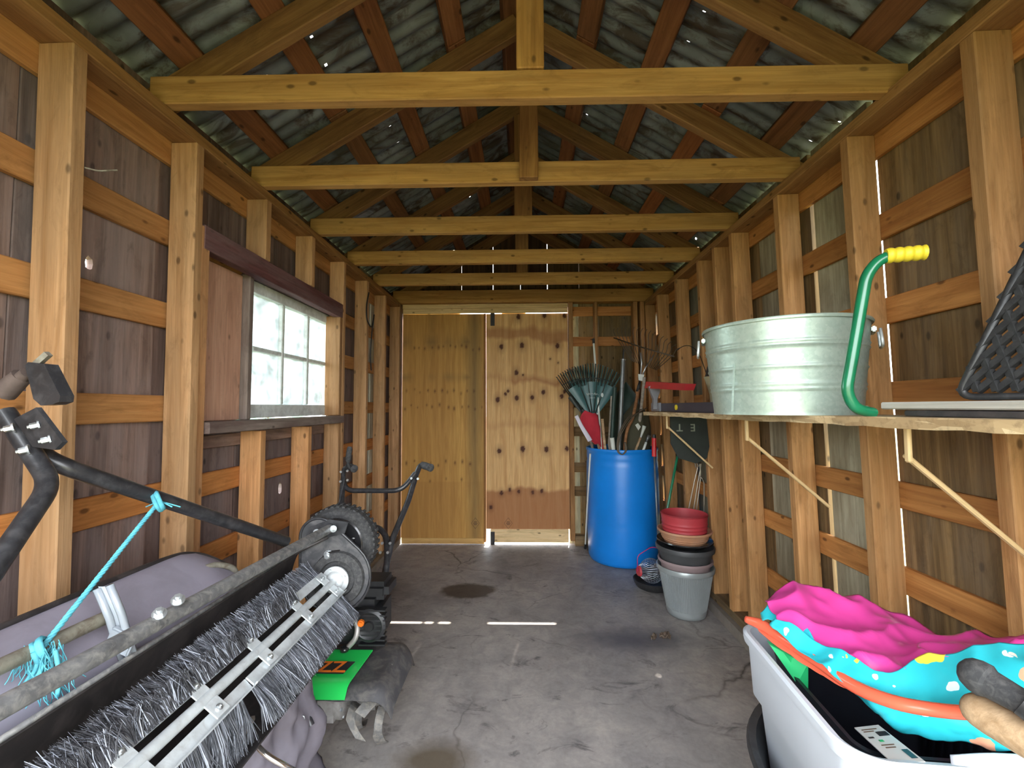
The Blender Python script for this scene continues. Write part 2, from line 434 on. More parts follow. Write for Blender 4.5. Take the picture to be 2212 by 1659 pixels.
def tin_sheet(side, y0, y1, holes):
    """corrugated sheet; holes are (x, y) of old nail holes, real openings"""
    PITCHC, AMP = .066, .0105
    ny = int((y1 - y0) / (PITCHC / 8)); ys = [y0 + (y1 - y0) * k / ny for k in range(ny + 1)]
    xs = [k * .08 for k in range(18)]
    cut = set()
    for hx, hy in holes:
        if not (y0 < hy < y1): continue
        xs += [hx - .0045, hx + .0045]
        cut.add((hx, min(range(ny), key=lambda k: abs((ys[k] + ys[k + 1]) / 2 - hy))))
    xs = sorted(xs); verts = []; faces = []
    for y in ys:
        dz = AMP * math.cos(2 * PI * y / PITCHC)
        for x in xs: verts.append((side * x, y, ZA + .057 - SL * x + dz))
    nx = len(xs)
    for j in range(ny):
        for i in range(nx - 1):
            if any(c == j and abs((xs[i] + xs[i + 1]) / 2 - hx) < .002 for hx, c in cut): continue
            a = j * nx + i; faces.append((a, a + 1, a + nx + 1, a + nx))
    me = bpy.data.meshes.new('corrugated_sheet'); me.from_pydata(verts, [], faces)
    return link('corrugated_sheet', me, 'corrugated_metal', CE, smooth=True)
def roof_pt(px, py):
    d = at(px, py, Y=1.0) - Vector((0, 0, EYE)); sg = 1 if d.x > 0 else -1
    t = (ZA + .055 - EYE) / (d.z + SL * sg * d.x); p = Vector((0, 0, EYE)) + d * t
    return (abs(p.x), p.y, sg)
hol = [roof_pt(*p) for p in ((672, 73), (704, 137), (843, 272), (860, 308), (761, 467), (1015, 427), (984, 455), (1268, 252), (1521, 22), (1487, 90), (1813, 262), (1752, 308),
       (1581, 332), (2010, 113), (2045, 78), (1482, 445), (1503, 516), (1347, 562), (1446, 575), (1560, 407), (640, 345))]
for side in (-1, 1):
    hs = [(x, y) for x, y, s_ in hol if s_ == side]
    y = -.42; k = 0
    while y < 3.98:
        y1 = min(y + .66, 4.03)
        o = tin_sheet(side, y, y1 + .03, hs); o.location.z = .002 * (k % 2); y = y1; k += 1
rc = Shape(); rc.prism([(-.14, -.45, ZA + .075 - SL * .14), (0, -.45, ZA + .085), (.14, -.45, ZA + .075 - SL * .14), (.14, -.45, ZA + .078 - SL * .14), (0, -.45, ZA + .09), (-.14, -.45, ZA + .078 - SL * .14)], (0, 4.5, 0)).build('ridge_cap', 'corrugated_metal', CE)
for side in (-1, 1):
    for x in (.045, .285, .552, .815, 1.062):
        if x == .815 and side < 0: x = .80
        c0 = Vector((side * x, -.40, ZA - SL * x + .0215)); c1 = c0.copy(); c1.y = 4.02
        # two lengths butt-jointed over a rafter
        mid = random.choice((1.80, 2.32))
        for a, b_ in ((-.40, mid), (mid + .004, 4.02)):
            lumber('purlin', (c0.x, a, c0.z), (c0.x, b_, c0.z), (side * 1, 0, -SL * 1), .088, .036, 'purlin_wood', CE, tint=random.choice([(1, 1, 1), (.8, .85, .9), (1.25, 1.1, 1.0), (.7, .8, .85)]))
TIES = [.27, .77, 1.275, 1.782, 2.299, 2.803, 3.296, 3.88]
for k, y in enumerate(TIES):
    yc = y + .019
    if k >= 1:
        lumber('tie_beam', (-1.15, yc, 2.149 + .0445), (1.15, yc, 2.149 + .0445 - (.012 if k == 2 else 0)), (0, 0, 1), .089, .038, 'tie_wood', CE)
    for side in (-1, 1):
        z = lambda x: ZA - SL * x - .0525
        lumber('rafter', (side * .01, yc + .0385, z(.01)), (side * 1.33, yc + .0385, z(1.33)), (side * SL, 0, 1), .09, .038, 'rafter_wood', CE)
    if 2 <= k <= 6:
        x0, wv = {2: (.028, .084), 3: (.030, .077), 4: (.008, .095), 5: (0, .086), 6: (0, .088)}[k]
        front = k == 3
        yk = yc - .0385 if front else yc
        zb = 2.150 if front else 2.2385
        lumber('king_post', (x0, yk, zb), (x0, yk, 2.80), (1, 0, 0), wv, .037, 'tie_wood' if k == 2 else 'rafter_wood', CE, tint=(1, .95, .85))

# ---- wall_back and the gable over it
WB = structure('wall_back', 'gable end wall of dark upright boards with bright slits between them')
def gable_board(x0, x1, z0, mat, tint, y=3.955, t=.030):
    top = lambda x: ZA + .045 - SL * abs(x)
    pts = [(x0, z0), (x1, z0), (x1, top(x1))] + ([(0, top(0))] if x0 < 0 < x1 else []) + [(x0, top(x0))]
    cx, cz = (x0 + x1) / 2, (z0 + top(cx_ := (x0 + x1) / 2)) / 2
    bm = bmesh.new()
    A = [bm.verts.new((z - cz, x - cx, 0)) for x, z in pts]; B = [bm.verts.new((z - cz, x - cx, t)) for x, z in pts]
    bm.faces.new(A); bm.faces.new(B)
    for k in range(len(A)): bm.faces.new((A[k], A[(k + 1) % len(A)], B[(k + 1) % len(A)], B[k]))
    bmesh.ops.recalc_face_normals(bm, faces=bm.faces)
    me = bpy.data.meshes.new('board'); bm.to_mesh(me); bm.free()
    o = link('board', me, mat, WB)
    M = Matrix(((0, 1, 0), (0, 0, 1), (1, 0, 0))).to_4x4(); M.translation = (cx, y, cz); o.matrix_world = M
    o.color = (*tint, 1); return o
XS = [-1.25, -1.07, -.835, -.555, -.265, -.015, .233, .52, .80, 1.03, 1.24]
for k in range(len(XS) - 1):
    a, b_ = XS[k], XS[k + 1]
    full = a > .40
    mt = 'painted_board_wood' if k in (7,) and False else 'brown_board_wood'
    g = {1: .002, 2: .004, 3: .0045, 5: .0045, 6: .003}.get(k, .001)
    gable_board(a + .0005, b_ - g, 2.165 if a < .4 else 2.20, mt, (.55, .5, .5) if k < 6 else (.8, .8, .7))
# boards beside the doors, below the header
for k, (x0, x1, mt, q) in enumerate(((.411, .5085, 'painted_board_wood', .9), (.510, .6935, 'brown_board_wood', 1.1), (.695, .9345, 'brown_board_wood', .9), (.936, 1.172, 'brown_board_wood', .8), (-1.25, -1.112, 'brown_board_wood', .8))):
    lumber('board', ((x0 + x1) / 2, 3.972, .001), ((x0 + x1) / 2, 3.972, 2.20), (1, 0, 0), x1 - x0, .016, mt, WB, bev=.001, tint=(q, q, q * .9))
for gz, mt in ((2.075, 'girt_wood'), (1.80, 'girt_wood'), (1.245, 'brown_board_wood'), (.99, 'brown_board_wood'), (.67, 'brown_board_wood'), (.46, 'brown_board_wood')):
    lumber('girt', (.415, 3.955, gz), (1.20, 3.955, gz), (0, 0, 1), .085, .018, mt, WB, tint=(1, .9, .8))
for x, d in ((.429, .038), (.652, .026), (1.00, .038), (1.06, .038)):
    lumber('stud', (x, 3.90, .05), (x, 3.90, 2.14), (0, 1, 0), SD, d, 'stud_wood', WB, tint=(.75, .66, .52))
for x in (-1.108,):
    lumber('stud', (x, 3.90, .05), (x, 3.90, 2.14), (0, 1, 0), SD, .036, 'stud_wood', WB, tint=(.45, .4, .36))
lumber('header', (-1.16, 3.895, 2.1985), (1.16, 3.895, 2.1985), (0, 0, 1), .115, .09, 'tie_wood', WB, tint=(.8, .75, .66))
lumber('header_strip', (-1.085, 3.912, 2.1215), (.408, 3.912, 2.1215), (0, 0, 1), .038, .03, 'pale_wood', WB)
lumber('sill_plate', (.45, 3.92, .045), (1.22, 3.92, .045), (0, 1, 0), .08, .09, 'brown_board_wood', WB)
lumber('daylight_block', (1.186, 3.992, .001), (1.186, 3.992, 1.83), (1, 0, 0), .05, .018, 'brown_board_wood', WB)  # added outside to shut daylight out of the lower corner slit
# added unseen strip outside the doors: blocks the sun except in two open stretches
for x0, x1 in ((-1.11, -.567), (-.187, .03), (.408, .43)):
    lumber('sun_baffle', (x0, 3.948, 2.114), (x1, 3.948, 2.114), (0, 0, 1), .11, .010, 'pale_wood', WB, bev=.001)

lumber('sun_baffle', (-.6, 3.948, 2.158), (.41, 3.948, 2.158), (0, 0, 1), .022, .010, 'pale_wood', WB, bev=.001)  # added too, narrows the sky seen through the open stretches
def mk_ply(name, light, dark, red):
    m, nt, b = new_mat(name)
    tc = nd(nt, 'ShaderNodeTexCoord').outputs['Object']
    g = noise(nt, scaled(nt, tc, (14, 14, 0.9)), 2.2, 6, 0.6, 0.8)
    c = ramp(nt, g, [(0.3, dark), (0.68, light)])
    g2 = noise(nt, scaled(nt, tc, (90, 90, 4)), 2.0, 3)
    c = mixc(nt, 0.3, c, ramp(nt, g2, [(0.3, (.6, .6, .6)), (0.7, (1.15, 1.15, 1.15))]), 'MULTIPLY')
    at_ = nd(nt, 'ShaderNodeAttribute', attribute_name='stain')
    sp = nd(nt, 'ShaderNodeSeparateColor', {0: at_.outputs['Color']})
    c = mixc(nt, sp.outputs[1], c, red)
    c = mixc(nt, sp.outputs[2], c, (.075, .060, .030))
    c = mixc(nt, sp.outputs[0], c, (.075, .022, .008))
    nt.links.new(c, b.inputs['Base Color']); b.inputs['Roughness'].default_value = 0.65
    b.inputs['Specular IOR Level'].default_value = 0.3
    bump(nt, b, g2, 0.15, 0.003)
mk_ply('knotty_plywood', (.76, .48, .21), (.52, .27, .095), (.30, .105, .035))
mk_ply('golden_plywood', (.62, .35, .09), (.42, .21, .048), (.30, .13, .03))
def ply_panel(name, x0, x1, z0, z1, y, t, mat, parent, stain, nx=90, nz=250):
    verts, faces, cols = [], [], []
    for j in range(nz + 1):
        for i in range(nx + 1):
            x = x0 + (x1 - x0) * i / nx; z = z0 + (z1 - z0) * j / nz
            verts.append((x, y, z)); cols.append(stain(x, z))
    n = nx + 1
    for j in range(nz):
        for i in range(nx): faces.append((j * n + i, j * n + i + 1, (j + 1) * n + i + 1, (j + 1) * n + i))
    k = len(verts)
    c4 = [0, nx, nz * n + nx, nz * n]
    for i in c4: verts.append((verts[i][0], y + t, verts[i][2])); cols.append((0, 0, 0))
    faces.append((k + 3, k + 2, k + 1, k))
    faces.append(tuple(list(range(0, nx + 1))[::-1] + [k, k + 1])); faces.append(tuple(list(range(nz * n, nz * n + nx + 1)) + [k + 2, k + 3]))
    faces.append(tuple([j * n for j in range(nz + 1)] + [k + 3, k])); faces.append(tuple([j * n + nx for j in range(nz + 1)][::-1] + [k + 1, k + 2]))
    me = bpy.data.meshes.new(name); me.from_pydata(verts, [], faces)
    ca_ = me.color_attributes.new('stain', 'FLOAT_COLOR', 'POINT')
    ca_.data.foreach_set('color', [q for c in cols for q in (*c, 1.0)])
    return link(name, me, mat, parent)
def cpx(cx, cy):
    p = at(700 + cx * .386, 560 + cy * .386, Y=YB); return p.x, p.z
KN = [(*cpx(a, b_), r) for a, b_, r in ((1088, 322, 1.0), (1233, 314, 1.1), (1345, 318, .9), (993, 490, 1), (1107, 482, 1.1), (1307, 485, 1), (1076, 635, 1.0), (972, 785, 1.0), (1016, 755, .7),
      (1030, 738, .6), (1079, 776, 1.0), (1164, 774, .9), (1227, 744, .9), (1330, 768, .9), (1346, 740, .8), (980, 1073, 1), (1112, 1062, 1.1), (1245, 1064, 1.1), (1358, 1060, .9), (993, 1308, .8),
      (1039, 1290, .7), (1089, 1300, .7), (1168, 1304, .7), (1219, 1296, .8), (933, 1387, .8), (1265, 558, .35), (1310, 580, .35), (1113, 648, .4))]
FL = [(*cpx(a + random.uniform(-8, 8), b_ + random.uniform(-14, 14)), random.uniform(.25, .5)) for b_, xs in ((495, range(505, 870, 33)), (740, range(465, 880, 38)), (825, range(450, 900, 40)), (1140, range(460, 830, 45)), (1232, (480, 600, 677, 770)))
      for a in xs]
from mathutils import noise as mnoise
def stain_right(x, z):
    k = 0.0
    for (kx, kz, r) in KN:
        dx, dz = (x - kx) / (.020 * r), (z - kz) / (.027 * r); d = dx * dx + dz * dz
        if d < 9:
            d = math.sqrt(d); k = max(k, 1.0 if d < .85 else .45 if d < 1.15 else max(0, .28 * (1 - (d - 1.15) / 1.8)))
    w_ = .055 * mnoise.noise(Vector((x * 5, z * 3, 1.3))) + .02 * mnoise.noise(Vector((x * 23, z * 9, 4)))
    zz = z + w_
    band = lambda a, b_: max(0, min(1, (zz - a) / .03, (b_ - zz) / .05))
    g = max(.75 * band(1.79, 1.93), .8 * band(1.42, 1.50) * (1 if x > -.1 else .4), .95 * (1 if zz < .47 else max(0, 1 - (zz - .47) / .03)), .25 * band(1.0, 1.1))
    return (k, g * .8, .0)
def stain_left(x, z):
    k = 0.0
    for (kx, kz, r) in FL:
        dx, dz = (x - kx) / (.016 * r), (z - kz) / (.030 * r); d = dx * dx + dz * dz
        if d < 6: d = math.sqrt(d); k = max(k, .75 if d < .6 else max(0, .5 * (1 - (d - .6) / 1.6)))
    w_ = mnoise.noise(Vector((x * 9, z * 1.1, 7.7))) * .5 + .5
    b_ = max(0, min(1, 1 - abs(x + .43) / .10)) * (.35 + .5 * w_)
    for zc, hh in ((1.80, .10), (1.48, .06)):
        b_ = max(b_, max(0, 1 - abs(z - zc) / hh) * max(0, w_ - .35) * 1.2)
    b_ = max(b_, max(0, (w_ - .62)) * 1.0)
    rd = max(0, min(1, (x + .52) / -.2)) * .35 + (.35 if z < .55 else 0) * w_
    return (k, rd, min(.8, b_))
D1 = structure('door_1', 'golden stained plywood door leaf with rows of small knots')
ply_panel('panel', -1.0865, -.345, .055, 2.055, 3.926, .014, 'golden_plywood', D1, stain_left)
lumber('bottom_rail', (-1.083, 3.936, .030), (-.345, 3.936, .030), (0, 0, 1), .05, .03, 'pale_wood', D1, tint=(.9, .75, .5))
lumber('edge_strip', (-.340, 3.934, .02), (-.340, 3.934, 2.058), (1, 0, 0), .020, .034, 'tie_wood', D1, tint=(.6, .5, .42))
D2 = structure('door_2', 'knotty plywood door leaf with reddish band and black hinges')
ply_panel('panel', -.328, .4085, .135, 2.055, 3.926, .014, 'knotty_plywood', D2, stain_right)
lumber('kick_board', (-.29, 3.934, .0755), (.398, 3.934, .0755), (0, 0, 1), .115, .025, 'pale_wood', D2)
plain('black_iron', (.022, .020, .020), .55, .3, var=.3, vscale=30)
for hz in (1.985, .075):
    hp = at(1064, 690 if hz > 1 else 1163, Y=3.92)
    h_ = Shape(); h_.box((hp.x, 3.921, hp.z), (.038, .006, .115), bev=.001); h_.box((hp.x + .004, 3.916, hp.z), (.012, .012, .115), bev=.003)
    for dz in (-.04, .04): h_.lathe([(0, 0), (.005, 0), (.004, -.003), (0, -.004)], (hp.x - .009, 3.918, hp.z + dz), 10, 'Y')
    h_.build('hinge', 'black_iron', D2)
def stamp(cx, cz, parent, mat):
    """printed lozenge grade mark on plywood"""
    s = Shape()
    for w_, h_ in ((.036, .048),):
        P = [(cx, cz + h_), (cx + w_, cz), (cx, cz - h_), (cx - w_, cz)]
        for k in range(4):
            (ax, az), (bx, bz) = P[k], P[(k + 1) % 4]
            s.tube([(ax, 3.9258, az), (bx, 3.9258, bz)], .0018, 4)
    for dz, w_ in ((.012, .018), (0, .024), (-.012, .018)):
        s.box((cx, 3.9256, cz + dz), (w_ * 1.6, .0006, .006))
    s.build('grade_stamp', mat, parent)
plain('faded_ink', (.11, .055, .025), .8)
for px, dd in ((1027, D1), (1098, D2)):
    p = at(px, 1130, Y=YB); stamp(p.x, p.z, dd, 'faded_ink')
lumber('door_strip', (-1.085, 3.919, 2.082), (.408, 3.919, 2.082), (0, 0, 1), .044, .014, 'pale_wood', WB)

# ---- window_1 in the left wall
W1 = structure('window_1', 'white painted six-pane sash window in dark reddish framing')
xi = XL + SD
lumber('header', (xi - .020, 1.455, 1.803), (xi - .020, 2.62, 1.797), (0, 0, 1), .085, .044, 'dark_red_wood', W1)
lumber('window_sill', (xi - .030, 1.488, 1.141), (xi - .030, 2.63, 1.141), (1, 0, 0), .090, .042, 'weathered_wood', W1)
lumber('apron_board', (XL - .010, 1.46, 1.083), (XL - .010, 2.62, 1.083), (0, 0, 1), .050, .0195, 'weathered_wood', W1, tint=(1.3, 1.1, 1.0))
lumber('filler_board', (XL + .004, 1.66, 1.162), (XL + .004, 1.66, 1.765), (0, 1, 0), .25, .018, 'pink_board_wood', W1)
lumber('jamb', (XL + .006, 1.803, 1.162), (XL + .006, 1.803, 1.775), (1, 0, 0), .07, .03, 'weathered_wood', W1)
lumber('jamb', (XL - .010, 2.69, 1.162), (XL - .010, 2.69, 1.775), (1, 0, 0), .09, .025, 'weathered_wood', W1, tint=(1.4, 1.4, 1.4))
lumber('stop', (XL + .035, 2.672, 1.17), (XL + .035, 2.672, 1.765), (1, 0, 0), .014, .014, 'weathered_wood', W1)
lumber('head_jamb', (XL - .01, 1.80, 1.783), (XL - .01, 2.70, 1.783), (1, 0, 0), .10, .018, 'weathered_wood', W1)
xs_ = XL - .012; y0, y1, z0, z1 = 1.822, 2.675, 1.166, 1.772
sash = structure('sash'); sash.parent = W1; del sash['kind']
for a, b_, wd, W in (((y0, z0 + .030), (y1, z0 + .030), (0, 0, 1), .060), ((y0, z1 - .026), (y1, z1 - .026), (0, 0, 1), .052), ):
    lumber('rail', (xs_, a[0], a[1]), (xs_, b_[0], b_[1]), wd, W, .034, 'white_paint', sash)
for yy in (y0 + .025, y1 - .025):
    lumber('stile', (xs_, yy, z0 + .061), (xs_, yy, z1 - .053), (0, 1, 0), .05, .034, 'white_paint', sash)
py = [y0 + .05, y0 + .05 + (y1 - y0 - .10) / 3, y0 + .05 + 2 * (y1 - y0 - .10) / 3, y1 - .05]
zm = (z0 + .06 + z1 - .052) / 2
for yy in py[1:3]: lumber('muntin', (xs_, yy, z0 + .061), (xs_, yy, z1 - .053), (0, 1, 0), .022, .030, 'white_paint', sash, bev=.004)
for k in range(3): lumber('muntin', (xs_, py[k] + .012, zm), (xs_, py[k + 1] - .012, zm), (0, 0, 1), .020, .030, 'white_paint', sash, bev=.004, tint=(.45, .45, .45))
def mk_glass():
    m, nt, b = new_mat('window_glass'); nt.nodes.remove(b); out = nt.nodes['Material Output']
    tr = nd(nt, 'ShaderNodeBsdfTransparent', {'Color': (.93, .97, .98, 1)}); gl = nd(nt, 'ShaderNodeBsdfGlossy', {'Roughness': 0.05})
    df = nd(nt, 'ShaderNodeBsdfTranslucent', {'Color': (.8, .88, .9, 1)})
    tc = nd(nt, 'ShaderNodeTexCoord').outputs['Object']
    fr = nd(nt, 'ShaderNodeFresnel', {'IOR': 1.45})
    m1 = nd(nt, 'ShaderNodeMixShader', {0: fr.outputs[0], 1: tr.outputs[0], 2: gl.outputs[0]})
    m2 = nd(nt, 'ShaderNodeMixShader', {0: ramp(nt, noise(nt, tc, 9, 5, .7), [(.4, .06), (.75, .30)]), 1: m1.outputs[0], 2: df.outputs[0]})
    nt.links.new(m2.outputs[0], out.inputs[0])
mk_glass()
for k in range(3):
    for (za, zb) in ((z0 + .055, zm - .004), (zm + .004, z1 - .047)):
        Shape().box((xs_ - .004, (py[k] + py[k + 1]) / 2, (za + zb) / 2), (.003, py[k + 1] - py[k] - .006, zb - za)).build('pane', 'window_glass', sash)

# ---- wall_front: the open end the photographer stands in
WF = structure('wall_front', 'open front end with door posts and a boarded gable above')
for side in (-1, 1):
    for k in range(1):
        lumber('board', (side * 1.17, -.31, .02), (side * 1.17, -.31, 2.2), (1, 0, 0), .14, .018, 'brown_board_wood', WF)
    lumber('door_post', (side * 1.12, -.26, .02), (side * 1.12, -.26, 2.1), (1, 0, 0), .09, .09, 'stud_wood', WF)

lumber('header', (-1.2, -.26, 2.15), (1.2, -.26, 2.15), (0, 0, 1), .10, .09, 'stud_wood', WF)
for k in range(10):
    x0, x1 = -1.25 + k * .25, -1.25 + k * .25 + .249
    zt = ZA + .045 - SL * max(abs(x0), abs(x1)) + .07
    lumber('board', ((x0 + x1) / 2, -.318, 2.06), ((x0 + x1) / 2, -.318, zt), (1, 0, 0), x1 - x0, .018, 'brown_board_wood', WF)

# ---- outdoors
plain('yard_ground', (.085, .095, .045), .95, var=.4, vscale=1.2, dirt=(.12, .11, .07), dfac=.6)
gr = Shape().box((0, 2, -.27), (120, 120, .3)).build('ground', 'yard_ground'); gr['kind'] = 'structure'; gr['label'] = 'sunlit yard ground around the shed'
plain('bark', (.12, .085, .06), .9, var=.3, vscale=12)
m_, nt_, b_0 = new_mat('needle_green')
b_0.inputs['Base Color'].default_value = (.26, .42, .30, 1); b_0.inputs['Roughness'].default_value = .7
tl_ = nd(nt_, 'ShaderNodeBsdfTranslucent', {'Color': (.50, .78, .68, 1)})
mx_ = nd(nt_, 'ShaderNodeMixShader', {0: .5, 1: b_0.outputs[0], 2: tl_.outputs[0]}); nt_.links.new(mx_.outputs[0], nt_.nodes['Material Output'].inputs[0])
def conifer(x, y, h, label):
    t = thing('spruce_tree', label, 'tree', (x, y, -.12))
    Shape().tube([(x, y, -.12), (x + .03, y, h * .5), (x, y, h)], [.14, .08, .01], 8).build('trunk', 'bark', t)
    rnd = random.Random(int(x * 100)); V, Fc = [], []
    z = .35
    while z < h:
        R = (h - z) / h * 1.75 + .1
        for b_ in range(5):
            a = rnd.uniform(0, 2 * PI); L = R * rnd.uniform(.75, 1.05); base = Vector((0, 0, z + rnd.uniform(-.1, .1)))
            d = Vector((math.cos(a), math.sin(a), -.22 + rnd.uniform(-.1, .1)))
            nn = max(5, int(L * 22))
            for k in range(nn):
                t_ = (k + 1) / nn; p = base + d * (L * t_) + Vector((0, 0, .12 * t_ * t_))
                for sgn in (-1, 1):
                    sd_ = Vector((-math.sin(a) * sgn + .5 * math.cos(a), math.cos(a) * sgn + .5 * math.sin(a), rnd.uniform(-.5, .1))).normalized()
                    ln = .17 * (1.15 - t_ * .6) * rnd.uniform(.7, 1.2); w_ = Vector((rnd.uniform(-.02, .02), rnd.uniform(-.02, .02), .022))
                    i = len(V); V += [p - w_, p + w_, p + sd_ * ln + w_ * .2, p + sd_ * ln - w_ * .5]; Fc.append((i, i + 1, i + 2, i + 3))
        z += .16
    me = bpy.data.meshes.new('foliage'); me.from_pydata([tuple(v) for v in V], [], Fc)
    o = link('foliage', me, 'needle_green', t); o.location.z = 0.12
conifer(-4.6, 7.6, 5.4, 'tall spruce tree with spreading branches seen through the window panes')


# ------------------------------------------------------------------ lawn sweeper
plain('black_paint', (.020, .020, .023), .38, .0, var=.3, vscale=20, dirt=(.10, .095, .10), dfac=.35, coat=.2)
plain('black_steel', (.030, .026, .026), .5, .1, var=.35, vscale=9, dirt=(.11, .09, .085), dfac=.45)
plain('dusty_black_steel', (.055, .055, .06), .6, .1, var=.35, vscale=9, dirt=(.17, .16, .16), dfac=.6)
plain('galvanized_bar', (.66, .70, .72), .38, .35, var=.15, vscale=18, dirt=(.36, .35, .34), dfac=.4)
plain('zinc_bolt', (.70, .74, .77), .3, .85)
plain('worn_tube', (.16, .16, .165), .5, .35, var=.35, vscale=26, dirt=(.34, .33, .31), dfac=.85)
plain('rusty_tube', (.27, .25, .20), .7, .2, var=.4, vscale=22, dirt=(.11, .07, .045), dfac=.7)
plain('rust_brown', (.085, .060, .052), .75, .1, var=.4, vscale=25)
plain('grey_plastic', (.28, .255, .31), .55, var=.12, vscale=4, dirt=(.15, .13, .15), dfac=.35, spec=.3)
plain('grey_fabric', (.135, .122, .145), .85, var=.2, vscale=7, dirt=(.12, .10, .11), dfac=.5, spec=.2)
plain('rubber', (.035, .035, .037), .8, var=.3, vscale=40, dirt=(.12, .115, .11), dfac=.5)
plain('rim_black', (.018, .018, .020), .22, var=.2, vscale=5, coat=.5)
plain('bristle_grey', (.075, .078, .092), .55, var=.4, vscale=30)
plain('bristle_light', (.34, .36, .42), .5)
plain('bristle_dark', (.040, .039, .045), .65, var=.5, vscale=30)
plain('chrome', (.62, .58, .55), .18, .95)
plain('clear_plastic', (.62, .68, .76), .25, trans=.55, coat=.4)
plain('mauve_steel', (.20, .17, .19), .6, .2, var=.25, vscale=15)

hub = at(733, 1245, Y=1.48); RX, RZ = hub.x, hub.z
SW = thing('lawn_sweeper', 'tow-behind lawn sweeper tipped up, with bristle reel and black drawbar', 'lawn sweeper', (RX, 1.0, 0))
def arc(r, a0, a1, n, cx=None, cz=None):
    cx = RX if cx is None else cx; cz = RZ if cz is None else cz
    return [(cx + r * math.cos(math.radians(a0 + (a1 - a0) * k / n)), cz + r * math.sin(math.radians(a0 + (a1 - a0) * k / n))) for k in range(n + 1)]
def sheet(prof, y0, y1, th=.003, ny=2):
    s = Shape(); s.grid(lambda u, v: (prof[min(len(prof) - 1, round(u * (len(prof) - 1)))][0], y0 + (y1 - y0) * v, prof[min(len(prof) - 1, round(u * (len(prof) - 1)))][1]), len(prof), ny)
    return s.solid(th)
pr = arc(.155, 148, 292, 20)
lip = at(642, 1207, Y=1.46)
sheet([(pr[0][0] - .012, pr[0][1] + .006)] + pr, .42, 1.468).build('housing', 'black_steel', SW, True, 40)
lp = Shape(); lp.tube([(pr[0][0] - .006, .42, pr[0][1] + .006), (pr[0][0] - .006, 1.465, pr[0][1] + .006)], .005, 8); lp.build('housing_lip', 'worn_tube', SW, True)  # lighter material on the lip stands for the highlight along the housing edge
# end plate: hull of two discs
wc = at(733, 1173, Y=1.555)
def hull(c1, r1, c2, r2, n=18):
    import itertools
    d = math.atan2(c2[1] - c1[1], c2[0] - c1[0]); L = math.hypot(c2[0] - c1[0], c2[1] - c1[1]); b_ = math.acos(max(-1, min(1, (r1 - r2) / L)))
    P = []
    for k in range(n + 1):
        a = d + b_ + (2 * PI - 2 * b_) * k / n; P.append((c1[0] + r1 * math.cos(a), c1[1] + r1 * math.sin(a)))
    for k in range(n + 1):
        a = d - b_ + 2 * b_ * k / n; P.append((c2[0] + r2 * math.cos(a), c2[1] + r2 * math.sin(a)))
    return P
ep = hull((RX - .01, RZ + .005), .118, (wc.x - .035, wc.z + .045), .062)
s = Shape(); s.prism([(x, 1.470, z) for x, z in ep], (0, .005, 0)); s.build('end_plate', 'dusty_black_steel', SW)
s = Shape()
for k in range(len(ep)):
    pass
s.tube([(x, 1.470, z) for x, z in ep + ep[:1]], .005, 6, cap=False); s.build('plate_flange', 'black_paint', SW, True)
s = Shape(); s.lathe([(.088, 0), (.085, -.012), (.060, -.016), (.056, -.006), (.05, -.004), (0, -.004)], (RX + .002, 1.468, RZ), 40, 'Y'); s.build('bearing_cup', 'rubber', SW, True, 40)
s = Shape(); s.lathe([(.044, 0), (.044, -.006), (.030, -.009), (.024, -.018), (.018, -.02), (0, -.02)], (RX, 1.452, RZ), 32, 'Y')
for k in range(4): s.lathe([(0, -.011), (.004, -.011), (.004, 0), (0, 0)], (RX + .035 * math.cos(k * PI / 2 + .4), 1.449, RZ + .035 * math.sin(k * PI / 2 + .4)), 8, 'Y')
s.build('shaft_flange', 'galvanized_bar', SW, True, 40)
# adjusting slot with its bolt
sl = at(700, 1203, Y=1.46)
s = Shape(); s.tube([(sl.x - .012, 1.4685, sl.z - .018), (sl.x + .01, 1.4685, sl.z + .008), (sl.x + .05, 1.4685, sl.z + .012)], .009, 8); s.build('slot', 'black_iron', SW, True)
def bolt(s, p, d, r=.009, L=.012):
    d = Vector(d).normalized(); p = Vector(p)
    s.tube([p, p + d * .003], r * 1.5, 14); s.tube([p, p + d * L], r, 6); s.tube([p + d * L, p + d * (L + .004)], r * .5, 8)
s = Shape(); bolt(s, (sl.x + .012, 1.468, sl.z + .004), (0, -1, 0), .011, .014); s.build('adjuster_bolt', 'zinc_bolt', SW)
# wheel
s = Shape(); R = .128
s.lathe([(R - .036, -.032), (R - .012, -.036), (R - .002, -.026), (R, -.01), (R, .01), (R - .002, .026), (R - .012, .036), (R - .036, .032), (R - .045, 0)], (wc.x, 1.565, wc.z), 56, 'Y', close=True)
wh = s.build('tyre', 'rubber', SW, True, 50)
s = Shape()
for k in range(40):
    a = 2 * PI * k / 40
    for sg in (-1, 1):
        c = Vector((wc.x + (R + .001) * math.cos(a), 1.565 + sg * .016, wc.z + (R + .001) * math.sin(a)))
        s.box(c, (.006, .024, .010), Matrix.Rotation(-a, 3, 'Y'))
s.build('tread', 'rubber', wh)['kind'] = 'stuff'
s = Shape(); s.lathe([(R - .036, -.030), (R - .042, -.034), (R - .050, -.020), (R - .062, -.012), (R - .07, -.02), (.030, -.024), (.024, -.034), (0, -.034)], (wc.x, 1.565, wc.z), 48, 'Y')
s.build('wheel_disc', 'rim_black', SW, True, 40)
for k in range(3):
    a = math.radians(20 + 120 * k); s = Shape(); s.tube([(wc.x + .03 * math.cos(a), 1.536, wc.z + .03 * math.sin(a)), (wc.x + .08 * math.cos(a), 1.545, wc.z + .08 * math.sin(a))], [.012, .006], 8); s.build('wheel_rib', 'rim_black', SW, True)
